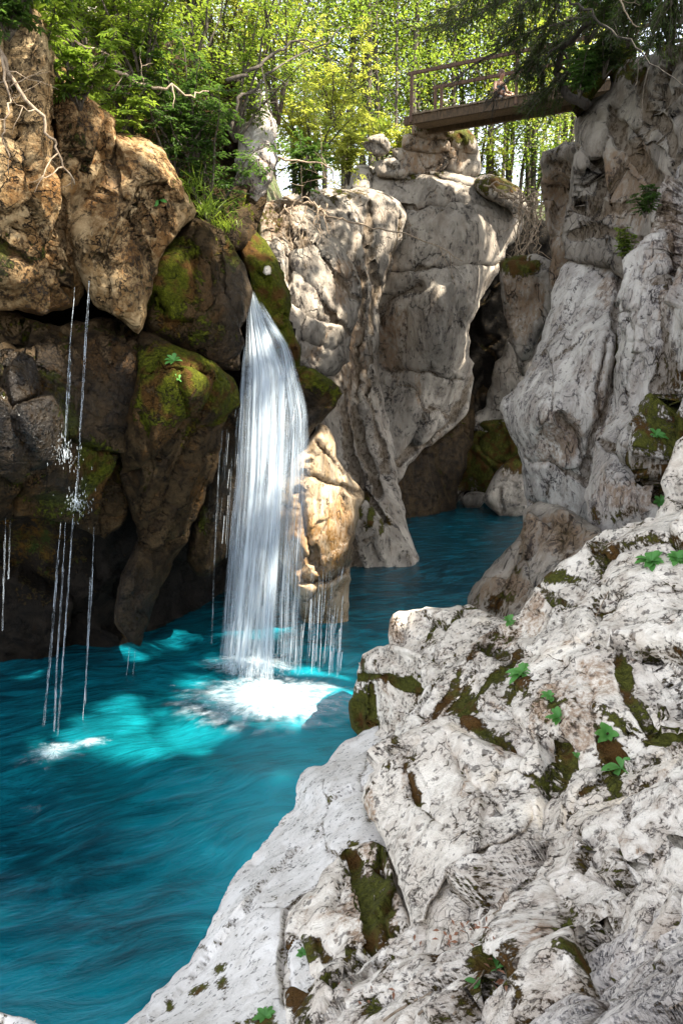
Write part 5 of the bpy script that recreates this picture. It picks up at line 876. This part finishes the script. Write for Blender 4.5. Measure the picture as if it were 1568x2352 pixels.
for a in [(1495, 1290, .085, 22, 'largest leafy rosette on top of the pale foreground slope', .5), (1556, 1284, .075, 14, 'leafy rosette at the right picture edge beside the largest one', .5), (1200, 1545, .085, 15, 'leafy herb with a dry stalk in the joint left of the big slope', .6), (1168, 1428, .07, 9, 'small herb at the foot of the shaded boulder', .7),
          (1262, 1600, .05, 7, 'small herb in the vertical joint, upper one', .6), (1282, 1650, .065, 8, 'longer leaved herb just below the upper small one', .9), (1392, 1690, .075, 10, 'upright herb with three broad leaves in the mossy joint', .9), (1425, 1765, .09, 5, 'two leaved seedling above the lower ridged rock', .5), (1325, 1740, .04, 6, 'tiny herb in the moss left of the upright herb', .6),
          (1140, 2225, .05, 2, 'single round green leaf in the lower moss pocket', .5), (1100, 2262, .04, 3, 'small green leaf left of the round one', .3), (695, 2190, .03, 16, 'low green cluster on the brown faced boulder', .4), (400, 830, .14, 7, 'round leaved seedling on the mossy overhang', .6), (412, 872, .10, 5, 'smaller seedling below the round leaved one', .5), (1505, 1000, .14, 14, 'leafy herb in the dark mossy cleft at right', .5), (1515, 1150, .12, 14, 'trailing herb at the bottom of the mossy cleft', .5), (610, 2335, .05, 18, 'moss herb at the bottom edge of the white slab', .4), (364, 460, .12, 8, 'small herb on the cracked rock shoulder', .5)]: herb(*a[:5], upright=a[5])
# fallen twigs and leaves on the near rock
for k, (x0, y0, x1, y1, r_) in enumerate([(1040, 2330, 1110, 2230, .004), (1130, 2100, 1180, 2070, .003), (960, 2330, 1040, 2290, .005), (1365, 1420, 1395, 1360, .004), (880, 2345, 990, 2280, .005)]):
    a1, _ = hit(x0, y0); a2, _ = hit(x1, y1); mb = MB(); mb.tube(wig(a1+[0, -.01, .012], a2+[0, -.01, .012], 7, .006), r_, 6)
    tag(mb.build('fallen_twig', B_twig), ['twig standing up from the mossy pocket', 'short grey twig on the dirt joint', 'twig lying along the lower ridge', 'dry stalk on the upper slope', 'longest dry twig near the bottom edge'][k], 'twig', 'fallen twigs on the near rock')
m_dry = leaf_mat('dry_leaf', (.30, .12, .06), (.22, .11, .06), .1)
P_, D_ = [], []
for k in range(46):
    c = [(1080, 2125), (850, 2290), (1060, 2150), (1140, 2240), (1030, 2160)][k % 5]; p, _ = hit(c[0]+rng.normal()*35, c[1]+rng.normal()*12); P_.append(p+[0, 0, .008]); D_.append(rng.normal(size=3)*[1, 1, .2])
mb = MB(); mb.leaves(np.array(P_), np.array(D_), .035, .014, .2); tag(mb.build('leaf_litter', m_dry, None, smooth=False), 'dry leaf litter gathered in the joints of the near rock', 'leaf litter', None, 'stuff')
# ================================================= OVERHEAD CANOPY ON THE RIGHT BANK (unseen, added for shade; leaves cut along sun rays)
LIT = [(40, 170, 7.2, .9, .8), (90, 460, 7.6, 1.0, .52), (290, 520, 8.2, .8, .55), (60, 900, 7.4, .6, .45), (75, 1135, 7.2, .5, 1), (330, 1070, 8.5, .3, .95), (440, 870, 8.6, .4, .95), (300, 780, 8.6, .25, .9), (150, 780, 8, .25, .8), (20, 1000, 7.3, .3, .8), (600, 740, 10, .6, .7), (625, 1000, 9.6, .8, .7), (600, 1400, 9.2, .7, .6), (760, 1120, 10.9, .75, .95), (720, 1270, 10.8, .6, .7),
       (620, 1605, 8.7, 1.0, 1), (575, 1530, 9.4, .45, 1), (330, 1670, 7.9, .9, .72), (470, 1660, 8.1, .5, .5), (120, 1735, 7.3, .32, .9), (600, 300, 11.5, 1.1, .95), (350, 180, 10.5, 2.6, .8), (560, 150, 12, 2.6, .85), (740, 620, 12.8, 1., .7), (700, 480, 12.8, .9, .6), (1070, 520, 20, 1.5, .85), (960, 760, 19.5, 1.5, .4), (1060, 780, 20, 1.0, .8), (1130, 560, 20, 1., .5), (900, 1040, 18, .5, .5), (850, 520, 18, 1.3, .4), (1100, 200, 19, 2.5, .6), (900, 340, 20.6, 1.6, .7), (780, 900, 16.5, .7, .4)]
T_ = at(np.array([l[0] for l in LIT]), np.array([l[1] for l in LIT]), np.array([l[2] for l in LIT])); Rr = np.array([l[3] for l in LIT]); Fo = np.array([l[4] for l in LIT])
CT = [(9.5, -8), (11, -3), (10.5, 2), (12, 6), (10, 10), (12.5, 13), (11, 17), (15, 0), (16, 7), (15.5, 13), (14, -7), (18, 17), (9.2, 1, 5.6, 1.2), (9.5, 5, 4.9, 4.8), (9, 9, 5.2, 8.6), (9.6, -3, 6.6, -2.6)]
for k, ct in enumerate(CT):
    tx, ty = ct[:2]; cx_, cy_ = ct[2:] if len(ct) > 2 else ct
    z0 = 12.2 if tx > 8 else -1; tb, lb = MB(), MB(); hh = 24-z0; T = wig((0, 0, -.5), (cx_-tx+rng.normal()*.4, cy_-ty+rng.normal()*.4, hh-2), 10, .1); tb.tube(T, np.linspace(.2, .05, 10), 8)
    n_ = 9000 if len(ct) > 2 else 5200; c0 = np.array([tx, ty, z0]); q = rng.normal(size=(n_, 3))*[2.6, 2.6, 1.6]+[cx_-tx, cy_-ty, 19-z0]; 
    nb_ = 40
    for j in range(nb_): th = rng.uniform(0, 6.28); ln = rng.uniform(1.5, 3.8); tb.tube(wig(T[4+j % 5], T[4+j % 5]+[math.cos(th)*ln, math.sin(th)*ln, rng.uniform(.2, 1.6)], 5, .08), np.linspace(.04, .01, 5), 4)
    Wq = q+c0
    rel = Wq[:, None]-T_[None]; al = rel@S; per = np.linalg.norm(rel-al[..., None]*S, axis=-1); fac = np.clip((Rr[None]*1.25-per)/(Rr[None]*.35), 0, 1)*Fo[None]; op = fac.max(1)
    nz_ = perlin(np.c_[(Wq-Wq@S[:, None]*S)*2.6])*.5+.5
    kp = nz_ > op*.92; kp &= (rng.random(n_) > op*.35)
    sx, sy, dep = screen(Wq); kp &= ~((dep > 0) & (sy > -70) & (sx > -150) & (sx < 1720))
    q = q[kp]; lb.leaves(q, rng.normal(size=q.shape)*[1, 1, .5], rng.uniform(.22, .34, len(q)), .2)
    root = empty('shade_canopy_tree', c0); tag(root, 'unseen tall tree added on the right bank, crown thinned to shape the sun spots', 'tree', 'unseen trees added to shade the gorge'); a = tb.build('trunk', B_bark, None, origin=False); b = lb.build('crown', L_mid, None, smooth=False, origin=False); a.parent = root; b.parent = root
